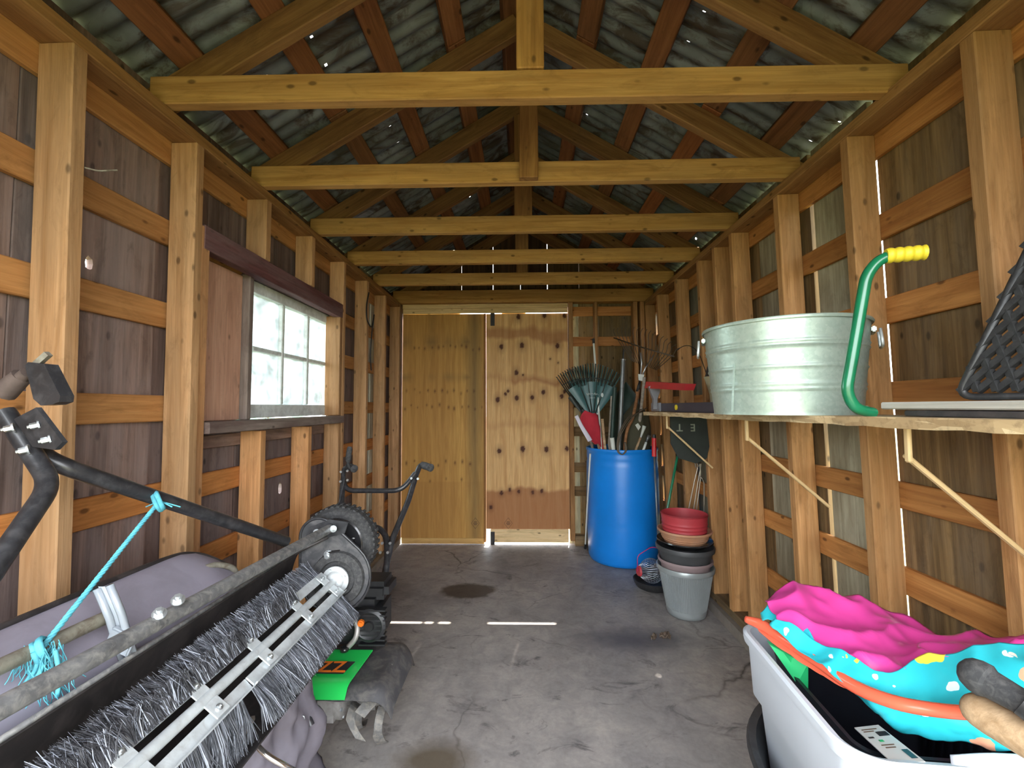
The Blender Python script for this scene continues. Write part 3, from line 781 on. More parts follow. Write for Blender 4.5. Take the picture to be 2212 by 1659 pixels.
# reel
RE = bpy.data.objects.new('reel', None); COL.objects.link(RE); RE.parent = SW
s = Shape(); s.tube([(RX, .40, RZ), (RX, 1.455, RZ)], .011, 14); s.build('reel_shaft', 'galvanized_bar', RE, True, 40)
def pol(r, deg): return Vector((RX + r * math.cos(math.radians(deg)), 0, RZ + r * math.sin(math.radians(deg))))
def bristles(name, y0, y1, deg, r0, L, n, seed, mat, spread=14, droop=0.0):
    rnd = random.Random(seed); V, Fc = [], []
    ntuft = max(1, int((y1 - y0) / .0105))
    for k in range(n):
        t = rnd.randrange(ntuft); ty = y0 + (y1 - y0) * (t + .5) / ntuft
        y = ty + rnd.gauss(0, .0022); a = deg + rnd.gauss(0, spread * .22) + 5 * math.sin(t * 1.7)
        base = pol(r0, deg + rnd.uniform(-4, 4)); base.y = y
        ln = L * rnd.uniform(.86, 1.05); yj = rnd.gauss(0, .010) + .01 * math.sin(t * .9)
        p2 = base + Vector((math.cos(math.radians(a)), 0, math.sin(math.radians(a)))) * (ln * .55) + Vector((0, yj * .4, 0))
        a2 = a + droop + rnd.gauss(0, spread * .35)
        p3 = p2 + Vector((math.cos(math.radians(a2)), 0, math.sin(math.radians(a2)))) * (ln * .45) + Vector((0, yj * .8, 0))
        w_ = Vector((rnd.uniform(-1, 1), rnd.uniform(-1, 1), rnd.uniform(-1, 1))).normalized() * .00075
        i = len(V); V += [base - w_, base + w_, p2 - w_, p2 + w_, p3 - w_ * .5, p3 + w_ * .5]
        Fc += [(i, i + 1, i + 3, i + 2), (i + 2, i + 3, i + 5, i + 4)]
    me = bpy.data.meshes.new(name); b0 = Vector(SW.location)
    me.from_pydata([tuple(v - b0) for v in V], [], Fc)
    o = link(name, me, mat, RE); o['kind'] = 'stuff'; me.materials.append(MATS['bristle_light'])
    mi = []
    for k in range(n): mi += [1 if rnd.random() < .22 else 0] * 2
    me.polygons.foreach_set('material_index', mi); return o
bristles('bristles', .96, 1.425, -50, .040, .098, 4200, 1, 'bristle_grey', 16, -14)
bristles('bristles', .93, 1.425, 148, .038, .075, 3000, 2, 'bristle_grey', 22, 8)
bristles('bristles', .42, .97, 158, .036, .080, 3800, 3, 'bristle_dark', 20, 6)
bristles('bristles', .42, .95, -75, .040, .110, 3000, 4, 'bristle_grey', 18, -10)
bristles('bristles', .50, 1.25, 128, .024, .050, 3000, 5, 'bristle_dark', 30, 5)
for (y0, y1, deg) in ((.955, 1.43, -38), (.93, 1.43, 142), (.40, .975, 150), (.40, .955, -45)):
    c = pol(.037, deg); nrm = Vector((math.cos(math.radians(deg)), 0, math.sin(math.radians(deg)))); tg = Vector((-nrm.z, 0, nrm.x))
    s = Shape()
    rot = Matrix((nrm, Vector((0, 1, 0)), tg)).transposed()
    s.box((c.x, (y0 + y1) / 2, c.z), (.026, y1 - y0, .004), rot, .001)
    c2 = pol(.049, deg) + tg * .005
    s.box((c2.x, (y0 + y1) / 2, c2.z), (.003, y1 - y0, .012), rot, .001)
    s.build('brush_bar', 'galvanized_bar', RE)
for y in (1.395, 1.225, 1.03, .86, .70, .55):
    for deg in (-38, 142):
        s = Shape(); nrm = Vector((math.cos(math.radians(deg)), 0, math.sin(math.radians(deg)))); tg = Vector((-nrm.z, 0, nrm.x)); c = pol(.026, deg) + (tg if deg == 142 else -tg) * -.006
        rot = Matrix((nrm, Vector((0, 1, 0)), tg)).transposed()
        s.box((c.x, y, c.z), (.036, .036, .003), rot, .001); s.build('spider_clip', 'galvanized_bar', RE)
    for deg in (-38, 142):
        s = Shape(); nrm = Vector((math.cos(math.radians(deg)), 0, math.sin(math.radians(deg)))); tg = Vector((-nrm.z, 0, nrm.x)) * (-1 if deg == 142 else 1)
        c = pol(.030, deg) + tg * .007; c.y = y
        bolt(s, c, tg, .0045, .005); s.build('clip_bolt', 'zinc_bolt', RE)
# frame tube along the top
ft0 = at(712, 1142, Y=1.455); ft1 = Vector((ft0.x - .010, .40, ft0.z + .034))
s = Shape(); s.tube([ft0, ft1], .0145, 14); s.build('frame_tube', 'worn_tube', SW, True, 40)
for px, py in ((345, 1336), (385, 1306), (688, 1148), (724, 1140)):
    yy = (ft0.x - .01) / ((px - 1133) / F) if px < 600 else 1.45
    p = at(px, py, Y=yy) + (Vector((.004, -.006, .010)) if px < 600 else Vector((0, -.012, 0))); s = Shape(); bolt(s, p, (.35, -.5, .75) if px < 600 else (0, -1, .1), .0075, .012); s.build('bolt', 'zinc_bolt', SW)
s = Shape(); a0, a1 = at(602, 1212, Y=1.44), at(708, 1160, Y=1.462); s.tube([a0, a1], .006, 8); s.build('tie_rod', 'black_steel', SW, True)
# far bracket plate bolted to the tube
s = Shape(); q = [at(px, py, Y=1.462) for px, py in ((655, 1172), (668, 1140), (712, 1122), (752, 1128), (745, 1152), (705, 1162))]
s.prism(q, (0, .005, 0)); s.build('bracket_plate', 'black_paint', SW)
# hood
hp = [(-.985, .40), (-.992, .60), (-.99, .74), (-.972, .795), (-.945, .812), (-.915, .806), (-.875, .785), (-.835, .755), (-.80, .72), (-.785, .66), (-.782, .56)]
hs_ = smooth_path([(x, 0, z) for x, z in hp], 4)
HN = len(hs_)
def hoodpt(u, v):
    p = hs_[min(HN - 1, round(u * (HN - 1)))]; y = .36 + (1.285 - .36) * v
    e = max(0, (v - .86) / .14); k = 1 - .16 * e ** 2.5
    cx, cz = -.885, .60
    return (cx + (p.x - cx) * k, y, cz + (p.z - cz) * k)
s = Shape(); s.grid(hoodpt, HN, 22); s.solid(.004); hood = s.build('hopper_hood', 'grey_plastic', SW, True, 50)
s = Shape(); s.tube(smooth_path([(-.948, .36, .816), (-.948, .8, .816), (-.946, 1.14, .813), (-.935, 1.24, .797), (-.90, 1.285, .765), (-.855, 1.292, .733), (-.81, 1.29, .69)], 5), .007, 8); s.build('edge_trim', 'black_steel', hood, True)
s = Shape(); s.tube(smooth_path([at(438, 1228, Y=1.2), at(468, 1220, Y=1.23), at(500, 1226, Y=1.27), at(512, 1240, Y=1.30)], 5), .008, 8); s.build('hood_cord', 'rusty_tube', hood, True)
b0 = at(228, 1334, Y=.875); b1 = at(-60, 1468, Y=.655)
s = Shape(); s.tube([b0, b1], .013, 12); s.build('hopper_rod', 'rusty_tube', SW, True, 40)
s = Shape()
q = [at(px, py, Y=yy) for px, py, yy in ((222, 1268, .83), (248, 1330, .84), (262, 1380, .85), (278, 1425, .86))]
for off in (-.011, .013):
    s.tube([p + Vector((off, 0, off * .3)) for p in q], .0065, 8)
s.grid(lambda u, v: (q[0] * (1 - v) + q[3] * v) + Vector((-.011 + .024 * u, .002, 0)), 4, 6)
s.build('latch_strap', 'clear_plastic', SW, True)
s = Shape(); cpt = at(262, 1385, Y=.84); s.box(cpt, (.05, .012, .04), Matrix.Rotation(.4, 3, 'Y'), .003); s.build('latch_clip', 'clear_plastic', SW)
# drawbar
apex = at(118, 1000, Y=.86)
t_end = at(618, 1170, Y=1.40)
s = Shape(); s.tube(bent([at(40, 905, Y=.83), at(88, 985, Y=.845), at(150, 1012, Y=.87), t_end], .05), .0165, 14); s.build('drawbar_tube', 'black_paint', SW, True, 40)
s = Shape(); s.tube(bent([at(10, 890, Y=.82), at(72, 985, Y=.82), at(112, 1045, Y=.81), at(-120, 1385, Y=.62)], .04), .0165, 14); s.build('drawbar_tube', 'black_paint', SW, True, 40)
s = Shape(); q = [at(px, py, Y=.80) for px, py in ((30, 905), (78, 880), (135, 955), (118, 972), (70, 965))]
s.prism(q, (.004, .006, 0)); s.build('hitch_plate', 'black_paint', SW)
s = Shape(); q = [at(px, py, Y=.79) for px, py in ((54, 790), (60, 782), (95, 786), (130, 855), (128, 868), (112, 874), (88, 876), (72, 862), (62, 822))]
s.prism(q, (.006, .02, 0)); s.build('hitch_bracket', 'black_paint', SW)
s = Shape(); s.tube([at(8, 848, Y=.80), at(48, 812, Y=.80)], [.020, .016], 12); s.tube([at(28, 830, Y=.80), at(60, 805, Y=.795)], .011, 10); s.build('hitch_sleeve', 'rust_brown', SW, True, 40)
s = Shape(); a0 = at(78, 788, Y=.80); a1 = at(105, 764, Y=.80); s.tube([a0, a1], .007, 4); s.build('hitch_pin', 'rusty_tube', SW)
for px, py in ((32, 923), (88, 917), (112, 948), (64, 970)):
    p = at(px, py, Y=.805); s = Shape(); bolt(s, p, (-.75, -.55, -.25), .006, .014); s.build('bolt', 'zinc_bolt', SW)
# grass bag hanging below, frame rods
def bagpt(u, v):
    a = 2 * PI * u; z = .47 * v
    n1 = mnoise.noise(Vector((math.cos(a) * 2.2, math.sin(a) * 2.2, v * 4.0))); n2 = abs(mnoise.noise(Vector((math.cos(a) * 4.5 + 5, math.sin(a) * 4.5, v * 6.0))))
    rx = .145 * (1 - .30 * v); ry = .205 * (1 - .2 * v); n_ = .05 * n1 - .035 * n2
    return (-.725 + (rx + n_) * math.cos(a), 1.26 + (ry * .82 + n_) * math.sin(a), z)
s = Shape(); s.grid(bagpt, 72, 40, closeu=True); s.build('grass_bag', 'grey_fabric', SW, True)
s = Shape(); s.tube(bent([at(518, 1505, Y=1.16), at(530, 1560, Y=1.05), at(560, 1625, Y=.98), at(640, 1668, Y=1.0)], .05), .006, 10); s.build('bag_rod', 'chrome', SW, True)
s = Shape(); s.tube([at(636, 1478, Y=1.30), at(672, 1568, Y=1.27)], .010, 12); s.build('strut', 'black_paint', SW, True, 40)
s = Shape(); pc = at(652, 1553, Y=1.25); s.tube([pc + Vector((.008 * math.cos(k * .7), 0, .010 * math.sin(k * .7))) for k in range(9)], .0013, 6); s.build('cotter_pin', 'zinc_bolt', SW, True)
s = Shape(); q = [at(px, py, Y=1.32) for px, py in ((648, 1455), (664, 1450), (672, 1462), (684, 1575), (665, 1580), (655, 1500))]
s.prism(q, (0, .004, 0)); s.build('hanger_strap', 'mauve_steel', SW)
# rope and stray pole
plain('rope_blue', (.10, .42, .52), .8, var=.3, vscale=40)
RO = thing('rope', 'frayed turquoise rope tied between the drawbar and hopper rod', 'rope', at(90, 1395, Y=.745))
k0 = at(345, 1082, Y=1.02); k1 = at(92, 1398, Y=.745)
def twist(pts, r, s, turns=40):
    P = [Vector(p) for p in pts]; n = 90
    def pp(t):
        f = t * (len(P) - 1); i = min(len(P) - 2, int(f)); return P[i].lerp(P[i + 1], f - i)
    d = (P[-1] - P[0]).normalized(); a = d.orthogonal().normalized(); b_ = d.cross(a)
    for ph in (0, 2 * PI / 3, 4 * PI / 3):
        s.tube([pp(k / n) + (a * math.cos(ph + turns * k / n * 2) + b_ * math.sin(ph + turns * k / n * 2)) * r * .55 for k in range(n + 1)], r * .62, 6)
s = Shape(); twist([k0, k1], .0045, s); s.build('strand', 'rope_blue', RO, True)
rnd = random.Random(3)
for c, r in ((k0, .021), (k1 + Vector((.0, .0, -.003)), .017)):
    s = Shape()
    for q in range(3):
        o_ = Vector((rnd.uniform(-.006, .006),) * 3); n_ = Vector((.8, .5 + .2 * q, .4)).normalized(); a = n_.orthogonal().normalized(); b_ = n_.cross(a)
        s.tube([c + o_ + (a * math.cos(k * PI / 6) + b_ * math.sin(k * PI / 6)) * r for k in range(13)], .0045, 6)
    s.build('knot', 'rope_blue', RO, True)
s = Shape()
for k in range(60):
    p0 = k1 + Vector((rnd.uniform(-.02, .03), rnd.uniform(-.02, .01), rnd.uniform(-.01, .01))); p = [p0]
    d = Vector((rnd.uniform(-.5, .6), rnd.uniform(-.3, .3), -1)).normalized()
    for j in range(4): p.append(p[-1] + d * rnd.uniform(.012, .03) + Vector((rnd.uniform(-.008, .008), rnd.uniform(-.008, .008), 0)))
    s.tube(p, .0008, 3)
for px, py, ex, ey in ((84, 1420, 55, 1475), (120, 1405, 124, 1505), (92, 1420, 75, 1470)):
    s.tube(smooth_path([at(px, py, Y=.735), at((px + ex) / 2 + 6, (py + ey) / 2, Y=.73), at(ex, ey, Y=.73)], 4), .0035, 6)
for px in (315, 372, 390):
    s.tube([k0, at(px, 1095, Y=1.01)], .0015, 4)
s.build('frayed_end', 'rope_blue', RO, True)['kind'] = 'stuff'
PO = thing('tool_handle', 'pale grey wooden tool handle lying below the bristle reel', 'tool handle', at(430, 1659, Y=.80))
a0, a1 = at(562, 1546, Y=1.08), at(430, 1659, Y=.84); d = (a1 - a0).normalized()
s = Shape(); s.tube([a0 - d * .02, a1 + d * .35], .0135, 12); s.build('shaft', 'grey_handle_wood', PO, True, 40)

# ------------------------------------------------------------------ garden tiller
plain('tiller_green', (.02, .58, .10), .35, coat=.3)
plain('dusty_plastic', (.060, .058, .062), .6, var=.3, vscale=10, dirt=(.17, .155, .14), dfac=.7)
plain('aluminium_case', (.42, .40, .38), .5, .5, var=.15, vscale=14, dirt=(.25, .22, .19), dfac=.5)
plain('muddy_steel', (.13, .125, .12), .65, .3, var=.4, vscale=18, dirt=(.26, .23, .19), dfac=.7)
plain('orange_paint', (.85, .20, .02), .4)
plain('engine_black', (.018, .018, .02), .45, var=.4, vscale=25)
TI = thing('garden_tiller', 'mini garden tiller with green cover, muddy tines and black handlebars', 'tiller', (-.62, 1.70, 0))
def shell(fn, nu, nv, th, name, mat, parent, ang=40):
    s = Shape(); s.grid(fn, nu, nv); s.solid(th); return s.build(name, mat, parent, True, ang)
gz = .262
def guard(u, v):
    x = -.82 + .385 * u; y = 1.50 + .36 * v; z = gz
    e = max(0, (u - .80) / .20); z -= .075 * e ** 2.2; x -= .012 * e ** 2; y = y + (1.68 - y) * .14 * e ** 2
    f_ = max(0, (.14 - v) / .14); z -= .030 * f_ ** 2
    g_ = max(0, (v - .8) / .2); z -= .03 * g_ ** 2
    return (x, y, z + .003 * mnoise.noise(Vector((x * 20, y * 20, 0))))
shell(guard, 26, 18, .005, 'tine_guard', 'dusty_plastic', TI)
def cover(u, v):
    x = -.80 + (.205 + .025 * v) * u; y = 1.486 + .20 * v; z = gz + .018
    f_ = max(0, (.16 - v) / .16); z -= .036 * f_ ** 2
    return (x, y, z + .018 * v)
shell(cover, 14, 12, .004, 'green_cover', 'tiller_green', TI)
def text_mesh(txt, size, name, mat, parent, M, ext=.0006, shear=0.0):
    cu = bpy.data.curves.new(name, 'FONT'); cu.body = txt; cu.size = size; cu.extrude = ext; cu.align_x = 'CENTER'; cu.align_y = 'CENTER'; cu.shear = shear; cu.offset = size * .012
    ob = bpy.data.objects.new('tmp', cu); COL.objects.link(ob)
    me = bpy.data.meshes.new_from_object(ob.evaluated_get(bpy.context.evaluated_depsgraph_get()))
    bpy.data.objects.remove(ob); me.transform(M)
    b0 = Vector((0, 0, 0)); q = parent
    while q is not None: b0 += Vector(q.location); q = q.parent
    me.transform(Matrix.Translation(-b0)); me.materials.clear()
    return link(name, me, mat, parent)
# sticker on the cover, tilted with its top face
dxy = Vector((0, .20, .018)).normalized(); cx_ = Vector((1, 0, 0)); cn = cx_.cross(dxy)
sc0 = at(722, 1444, Z=gz + .030); sc0.z = gz + .018 + .018 * (sc0.y - 1.486) / .20 + .0062
Ms = Matrix((cx_, dxy, cn)).transposed().to_4x4(); Ms.translation = sc0
s = Shape(); q = [sc0 + cx_ * a + dxy * b_ for a, b_ in ((-.075, -.030), (.044, -.030), (.062, .032), (-.062, .032))]
s.prism(q, cn * .0012); s.build('sticker', 'engine_black', TI)
Mt = Ms.copy(); Mt.translation = sc0 + cn * .002 + cx_ * -.002
text_mesh('ZZ', .078, 'lettering', 'orange_paint', TI, Mt, shear=-.25)
# tine axle and rotors
axl = at(845, 1516, Y=1.64); AZ, AY = axl.z, 1.64
s = Shape(); s.tube([(-.80, AY, AZ), (axl.x, AY, AZ)], .015, 14); s.build('tine_axle', 'muddy_steel', TI, True, 40)
for a_, c_ in ((-.62, -.535), (-.80, -.765)): s = Shape(); s.tube([(a_, AY, AZ), (c_, AY, AZ)], .026, 12); s.build('axle_sleeve', 'muddy_steel', TI, True, 40)
def tine(x, a0, sgn):
    P = []
    for k in range(9):
        t = k / 8; r = .022 + min(.10, AZ - .026) * t; a = a0 + .95 * t * t
        P.append((Vector((x + sgn * (.0 if t < .7 else .045 * ((t - .7) / .3) ** 1.2), AY + r * math.cos(a), AZ + r * math.sin(a))), a))
    s = Shape(); A, B = [], []
    for k, (p, a) in enumerate(P):
        w_ = .015 if k < 6 else .020; tdir = Vector((.85, -.45 * math.sin(a), .45 * math.cos(a)))
        A.append(s.bm.verts.new(p + tdir * w_)); B.append(s.bm.verts.new(p - tdir * w_))
    for k in range(8): s.bm.faces.new((A[k], A[k + 1], B[k + 1], B[k]))
    s.solid(.004); return s.build('tine', 'muddy_steel', TI, False)
for x, sg, ph in ((-.512, -1, .35), (-.60, 1, 1.1), (-.80, -1, .7)):
    for k in range(4): tine(x, ph + k * PI / 2, sg * (1 if k % 2 else -.2))
s = Shape()
s.prism([(-.735, yy, zz) for yy, zz in ((1.585, AZ - .04), (1.66, AZ - .05), (1.72, AZ), (1.76, .245), (1.66, .25), (1.595, AZ + .05))], (.062, 0, 0)); s.build('gearbox', 'aluminium_case', TI)
s = Shape(); s.lathe([(.055, 0), (.055, .02), (.03, .035), (0, .035)], (-.675, AY, AZ), 24, 'X'); s.build('gear_cap', 'aluminium_case', TI, True, 40)
for k in range(6): s = Shape(); s.lathe([(0, -.01), (.006, -.01), (.006, .006), (0, .006)], (-.652, AY + .045 * math.cos(k * PI / 3), AZ + .045 * math.sin(k * PI / 3)), 6, 'X'); s.build('gearbox_bolt', 'zinc_bolt', TI)
# engine
s = Shape(); s.box((-.66, 1.79, .38), (.22, .18, .17), bev=.03); s.box((-.60, 1.80, .49), (.14, .14, .07), bev=.02)
for k in range(8): s.box((-.575 + .0, 1.70, .315 + .018 * k), (.10, .03, .006))
s.build('engine_block', 'engine_black', TI, True, 40)
s = Shape(); s.lathe([(.062, 0), (.062, -.012), (.05, -.018), (.045, -.014), (.02, -.014), (.016, -.022), (0, -.022)], (-.585, 1.70, .385), 28, 'Y'); s.build('recoil_housing', 'engine_black', TI, True, 40)
s = Shape(); s.tube(smooth_path([at(752, 1398, Y=1.66), at(768, 1378, Y=1.66), at(772, 1355, Y=1.67), at(766, 1340, Y=1.68)], 5), .010, 8); s.build('fuel_hose', 'aluminium_case', TI, True)
s = Shape(); s.box(at(780, 1346, Y=1.67), (.022, .02, .022), Matrix.Rotation(.3, 3, 'Y'), .004); s.build('orange_cap', 'orange_paint', TI)
s = Shape(); s.lathe([(.016, 0), (.016, .012), (.008, .014), (0, .014)], at(744, 1406, Y=1.65), 14); s.build('priming_bulb', 'rim_black', TI, True)
# handlebars
G = [(803, 1385, 1.80), (812, 1330, 1.82), (826, 1262, 1.88), (846, 1168, 1.98), (882, 1082, 2.12), (900, 1022, 2.22)]
s = Shape(); s.tube(bent([at(px, py, Y=y) for px, py, y in G] + [at(908, 1004, Y=2.25), at(922, 1006, Y=2.27)], .03), .0135, 12); s.build('handlebar', 'black_paint', TI, True, 40)
s = Shape(); s.tube(bent([at(px, py, Y=y) for px, py, y in ((742, 1360, 1.86), (738, 1250, 1.94), (737, 1130, 2.06), (739, 1060, 2.16), (744, 1012, 2.24), (757, 1008, 2.26))], .03), .0135, 12); s.build('handlebar', 'black_paint', TI, True, 40)
s = Shape(); s.tube(bent([at(px, py, Y=y) for px, py, y in ((824, 1290, 1.845), (838, 1205, 1.93), (834, 1155, 2.00), (815, 1138, 2.03), (742, 1140, 2.05))], .05), .0135, 12); s.build('brace_tube', 'black_paint', TI, True, 40)
s = Shape(); s.tube(bent([at(px, py, Y=y) for px, py, y in ((741, 1020, 2.21), (745, 1060, 2.17), (868, 1060, 2.155), (897, 1022, 2.205))], .05), .012, 12); s.build('crossbar', 'black_paint', TI, True, 40)
for (a, b_) in (((912, 1004, 2.25), (932, 1011, 2.20)), ((752, 1007, 2.25), (766, 1013, 2.20))):
    p, q_ = at(a[0], a[1], Y=a[2]), at(b_[0], b_[1], Y=b_[2]); d = (q_ - p)
    s = Shape(); s.tube([p, p + d * .3, p + d * .7, p + d * .95, p + d], [.016, .019, .018, .020, .014], 14); s.build('grip', 'rubber', TI, True, 50)
s = Shape(); s.tube(smooth_path([at(757, 1012, Y=2.20), at(752, 1003, Y=2.19), at(753, 985, Y=2.19), at(756, 965, Y=2.19)], 4), [.007] * 6 + [.014] * 6 + [.010], 10); s.build('throttle_lever', 'rubber', TI, True)
s = Shape(); s.tube(smooth_path([at(745, 1030, Y=2.18), at(733, 1085, Y=2.10), at(722, 1105, Y=2.0), at(712, 1200, Y=1.9)], 6), .004, 6); s.build('throttle_cable', 'rubber', TI, True)
for px, py, y in ((889, 1033, 2.17), (903, 1034, 2.17), (826, 1173, 1.955), (843, 1173, 1.955), (822, 1193, 1.93), (838, 1193, 1.93), (737, 1019, 2.19), (751, 1017, 2.19), (736, 1040, 2.17), (751, 1037, 2.17)):
    s = Shape(); s.lathe([(0, -.006), (.006, -.006), (.006, 0), (.004, .006), (0, .006)], at(px, py, Y=y - .012), 8, 'Y'); s.build('handle_bolt', 'zinc_bolt', TI, True, 40)
s = Shape(); s.box(at(803, 1350, Y=1.80), (.05, .05, .10), bev=.008); s.build('handle_mount', 'black_paint', TI, True, 40)

# ------------------------------------------------------------------ shelf on the right wall
def mk_osb():
    m, nt, b = new_mat('osb')
    tc = nd(nt, 'ShaderNodeTexCoord').outputs['Object']
    vo = nd(nt, 'ShaderNodeTexVoronoi', {'Vector': scaled(nt, tc, (30, 14, 90)), 'Scale': 1.0})
    sp = nd(nt, 'ShaderNodeSeparateColor', {0: vo.outputs['Color']})
    c = ramp(nt, sp.outputs[0], [(0.0, (.36, .24, .12)), (0.5, (.54, .39, .21)), (1.0, (.66, .51, .30))])
    c = mixc(nt, ramp(nt, noise(nt, tc, 60, 4, .7), [(.5, 0.0), (.7, .5)]), c, (.16, .10, .05))
    nt.links.new(c, b.inputs['Base Color']); b.inputs['Roughness'].default_value = .8
    bump(nt, b, sp.outputs[1], .4, .004)
mk_osb()
SH = thing('wall_shelf', 'long rough OSB board shelf held on the studs by thin strip braces', 'shelf', (.94, 1.5, 1.15))
def shz(y): return 1.186 - .010 * (y - .8) / 2.0
XF = .78
s = Shape()
rnd = random.Random(5)
n = 46
A = []
for k in range(n + 1):
    y = .30 + (2.86 - .30) * k / n; j = rnd.uniform(-.003, .003)
    A.append([s.bm.verts.new(v) for v in ((XF + j, y, shz(y)), (1.083, y, shz(y)), (1.083, y, shz(y) - .022), (XF + j * 1.5 + .003, y, shz(y) - .022 + rnd.uniform(-.002, .002)))])
for k in range(n):
    for q in range(4): s.bm.faces.new((A[k][q], A[k][(q + 1) % 4], A[k + 1][(q + 1) % 4], A[k + 1][q]))
s.bm.faces.new(A[0]); s.bm.faces.new(A[-1][::-1])
s.build('shelf_board', 'osb', SH)
for y, xt, zb in ((.985, .835, .865), (1.628, .815, .845), (2.60, .845, .85)):
    zt = shz(y) - .023
    lumber('brace', (xt, y, zt - .06), (1.105, y, zb), (0, 1, 0), .014, .010, 'pale_wood', None).parent = SH
    lumber('hanger', (xt - .003, y - .013, zt - .075), (xt - .003, y - .013, zt), (0, 1, 0), .014, .010, 'pale_wood', None).parent = SH
for o in SH.children:
    if o.name.startswith(('brace', 'hanger')): o.matrix_parent_inverse = Matrix.Translation(-Vector(SH.location))

# ------------------------------------------------------------------ galvanized tub
def mk_galv():
    m, nt, b = new_mat('galvanized_tub')
    tc = nd(nt, 'ShaderNodeTexCoord').outputs['Object']
    vo = nd(nt, 'ShaderNodeTexVoronoi', {'Vector': tc, 'Scale': 120.0}); sp = nd(nt, 'ShaderNodeSeparateColor', {0: vo.outputs['Color']})
    c = ramp(nt, sp.outputs[0], [(0, (.36, .45, .39)), (1, (.43, .52, .45))])
    c = mixc(nt, ramp(nt, noise(nt, tc, 7, 5, .65), [(.55, 0), (.75, .35)]), c, (.36, .38, .34))
    nt.links.new(c, b.inputs['Base Color']); b.inputs['Metallic'].default_value = .45
    nt.links.new(ramp(nt, sp.outputs[1], [(0, .34), (1, .48)]), b.inputs['Roughness'])
mk_galv()
tx, ty = .835, 1.425; tz = shz(ty) + .001
TB = thing('galvanized_tub', 'round galvanized steel wash tub with ribbed side on the shelf', 'tub', (tx, ty, tz))
def rr(h): return .202 + .026 * h / .27
prof = [(0, .012), (.196, .012), (.200, 0), (.203, .0)]
for h in [.008 + .262 * k / 60 for k in range(61)]:
    r = rr(h)
    for hc in (.075, .088, .138, .196, .208): r += .0035 * math.exp(-((h - hc) / .0035) ** 2)
    prof.append((r, h))
prof += [(.233, .268), (.2355, .273), (.233, .278), (.228, .277), (.226, .270), (.222, .25), (.200, .02), (0, .02)]
s = Shape(); s.lathe(prof, (tx, ty, tz), 72); s.build('tub_body', 'galvanized_tub', TB, True, 60)
for ang in (158, 325):
    a = math.radians(ang); d = Vector((math.cos(a), math.sin(a), 0)); tg = Vector((-d.y, d.x, 0)); c = Vector((tx, ty, tz + .245)) + d * .236
    s = Shape(); s.box(c + d * -.006, (.012, .085, .016), Matrix.Rotation(a, 3, 'Z'), .003); s.build('handle_lug', 'galvanized_tub', TB, True, 40)
    s = Shape(); s.tube(bent([c - tg * .035 + d * .008, c - tg * .05 + d * .012 - Vector((0, 0, .05)), c + tg * .05 + d * .012 - Vector((0, 0, .05)), c + tg * .035 + d * .008], .025), .004, 8)
    s.build('drop_handle', 'galvanized_bar', TB, True)
s = Shape(); a = math.radians(205); s.box(Vector((tx, ty, tz + .135)) + Vector((math.cos(a), math.sin(a), 0)) * .2178, (.002, .006, .25), Matrix.Rotation(a, 3, 'Z') @ Matrix.Rotation(-.096, 3, 'Y')); s.build('seam', 'galvanized_tub', TB)

# ------------------------------------------------------------------ other things on the shelf
plain('green_enamel', (.008, .16, .07), .28, var=.2, vscale=14, coat=.4)
plain('yellow_rubber', (.72, .56, .03), .5)
CR = thing('crank_handle', 'bent green steel crank tool with ribbed yellow grip beside the tub', 'hand tool', at(1835, 880, Y=1.06))
P = [(1992, 545, 1.00), (1905, 555, 1.02), (1872, 592, 1.03), (1850, 720, 1.04), (1828, 846, 1.05), (1846, 882, 1.05), (1886, 892, 1.06)]
s = Shape(); s.tube(bent([at(a, b_, Y=y) for a, b_, y in P], .035), .0125, 14); s.build('crank_tube', 'green_enamel', CR, True, 50)
g0, g1 = at(1912, 553, Y=1.018), at(2000, 545, Y=.998); pts, rad = [], []
for k in range(33):
    t = k / 32; pts.append(g0.lerp(g1, t)); rad.append(.0145 + .0035 * abs(math.sin(t * PI * 4.5)) if k < 32 else .008)
s = Shape(); s.tube(pts, rad, 14); s.build('grip', 'yellow_rubber', CR, True, 50)
# white board lying along the shelf
wood('white_board', (.52, .50, .44), (.66, .64, .56), knots=0)
BD = tag(lumber('white_board', (.955, .35, 0), (.955, 1.07, 0), (1, 0, 0), .20, .017, 'white_board', None), 'flat off-white painted board lying on the shelf over a dark strip of shade', 'board')
BD.matrix_world = Matrix.Translation((0, 0, shz(.7) + .023)) @ BD.matrix_world
tag(Shape().box((.93, .70, shz(.7) + .0065), (.16, .60, .012), bev=.002).build('gap_shade', 'black_steel'), 'thin black strip as shade in the gap under the off-white board', 'shade strip')  # dark strip standing in for the shade in the gap below the board
# black perforated sheet leaning at the near end
plain('black_plastic', (.016, .016, .017), .5, var=.3, vscale=30, dirt=(.06, .06, .06), dfac=.4)
ME = thing('perforated_panel', 'black plastic mesh panel with diamond holes standing on the off-white board', 'mesh panel', at(2175, 880, Y=.86))
zb = shz(.7) + .0395
s = Shape(); O = Vector((.872, .90, zb)); ex = Vector((.16, -.42, 0)); ez = Vector((.042, -.11, .30))
nu, nv = 16, 14
for i in range(nu):
    for j in range(nv):
        c = O + ex * ((i + .5 + (.5 if j % 2 else 0)) / (nu + .5)) + ez * ((j + .5) / nv)
        a = ex / nu * .5; b_ = ez / nv
        for (p, q) in ((c - a, c + b_ * 1.0), (c + b_ * 1.0, c + a)):
            s.tube([p, q], .0078, 4, cap=False)
s.build('mesh', 'black_plastic', ME)['kind'] = 'stuff'
s = Shape(); nrm = ex.cross(ez).normalized()
s.tube(bent([O + ez * 1.0 + ex * .02, O + ex * 0.0, O + ex * 1.0], .03), .007, 8); s.build('edge_rim', 'black_plastic', ME, True)
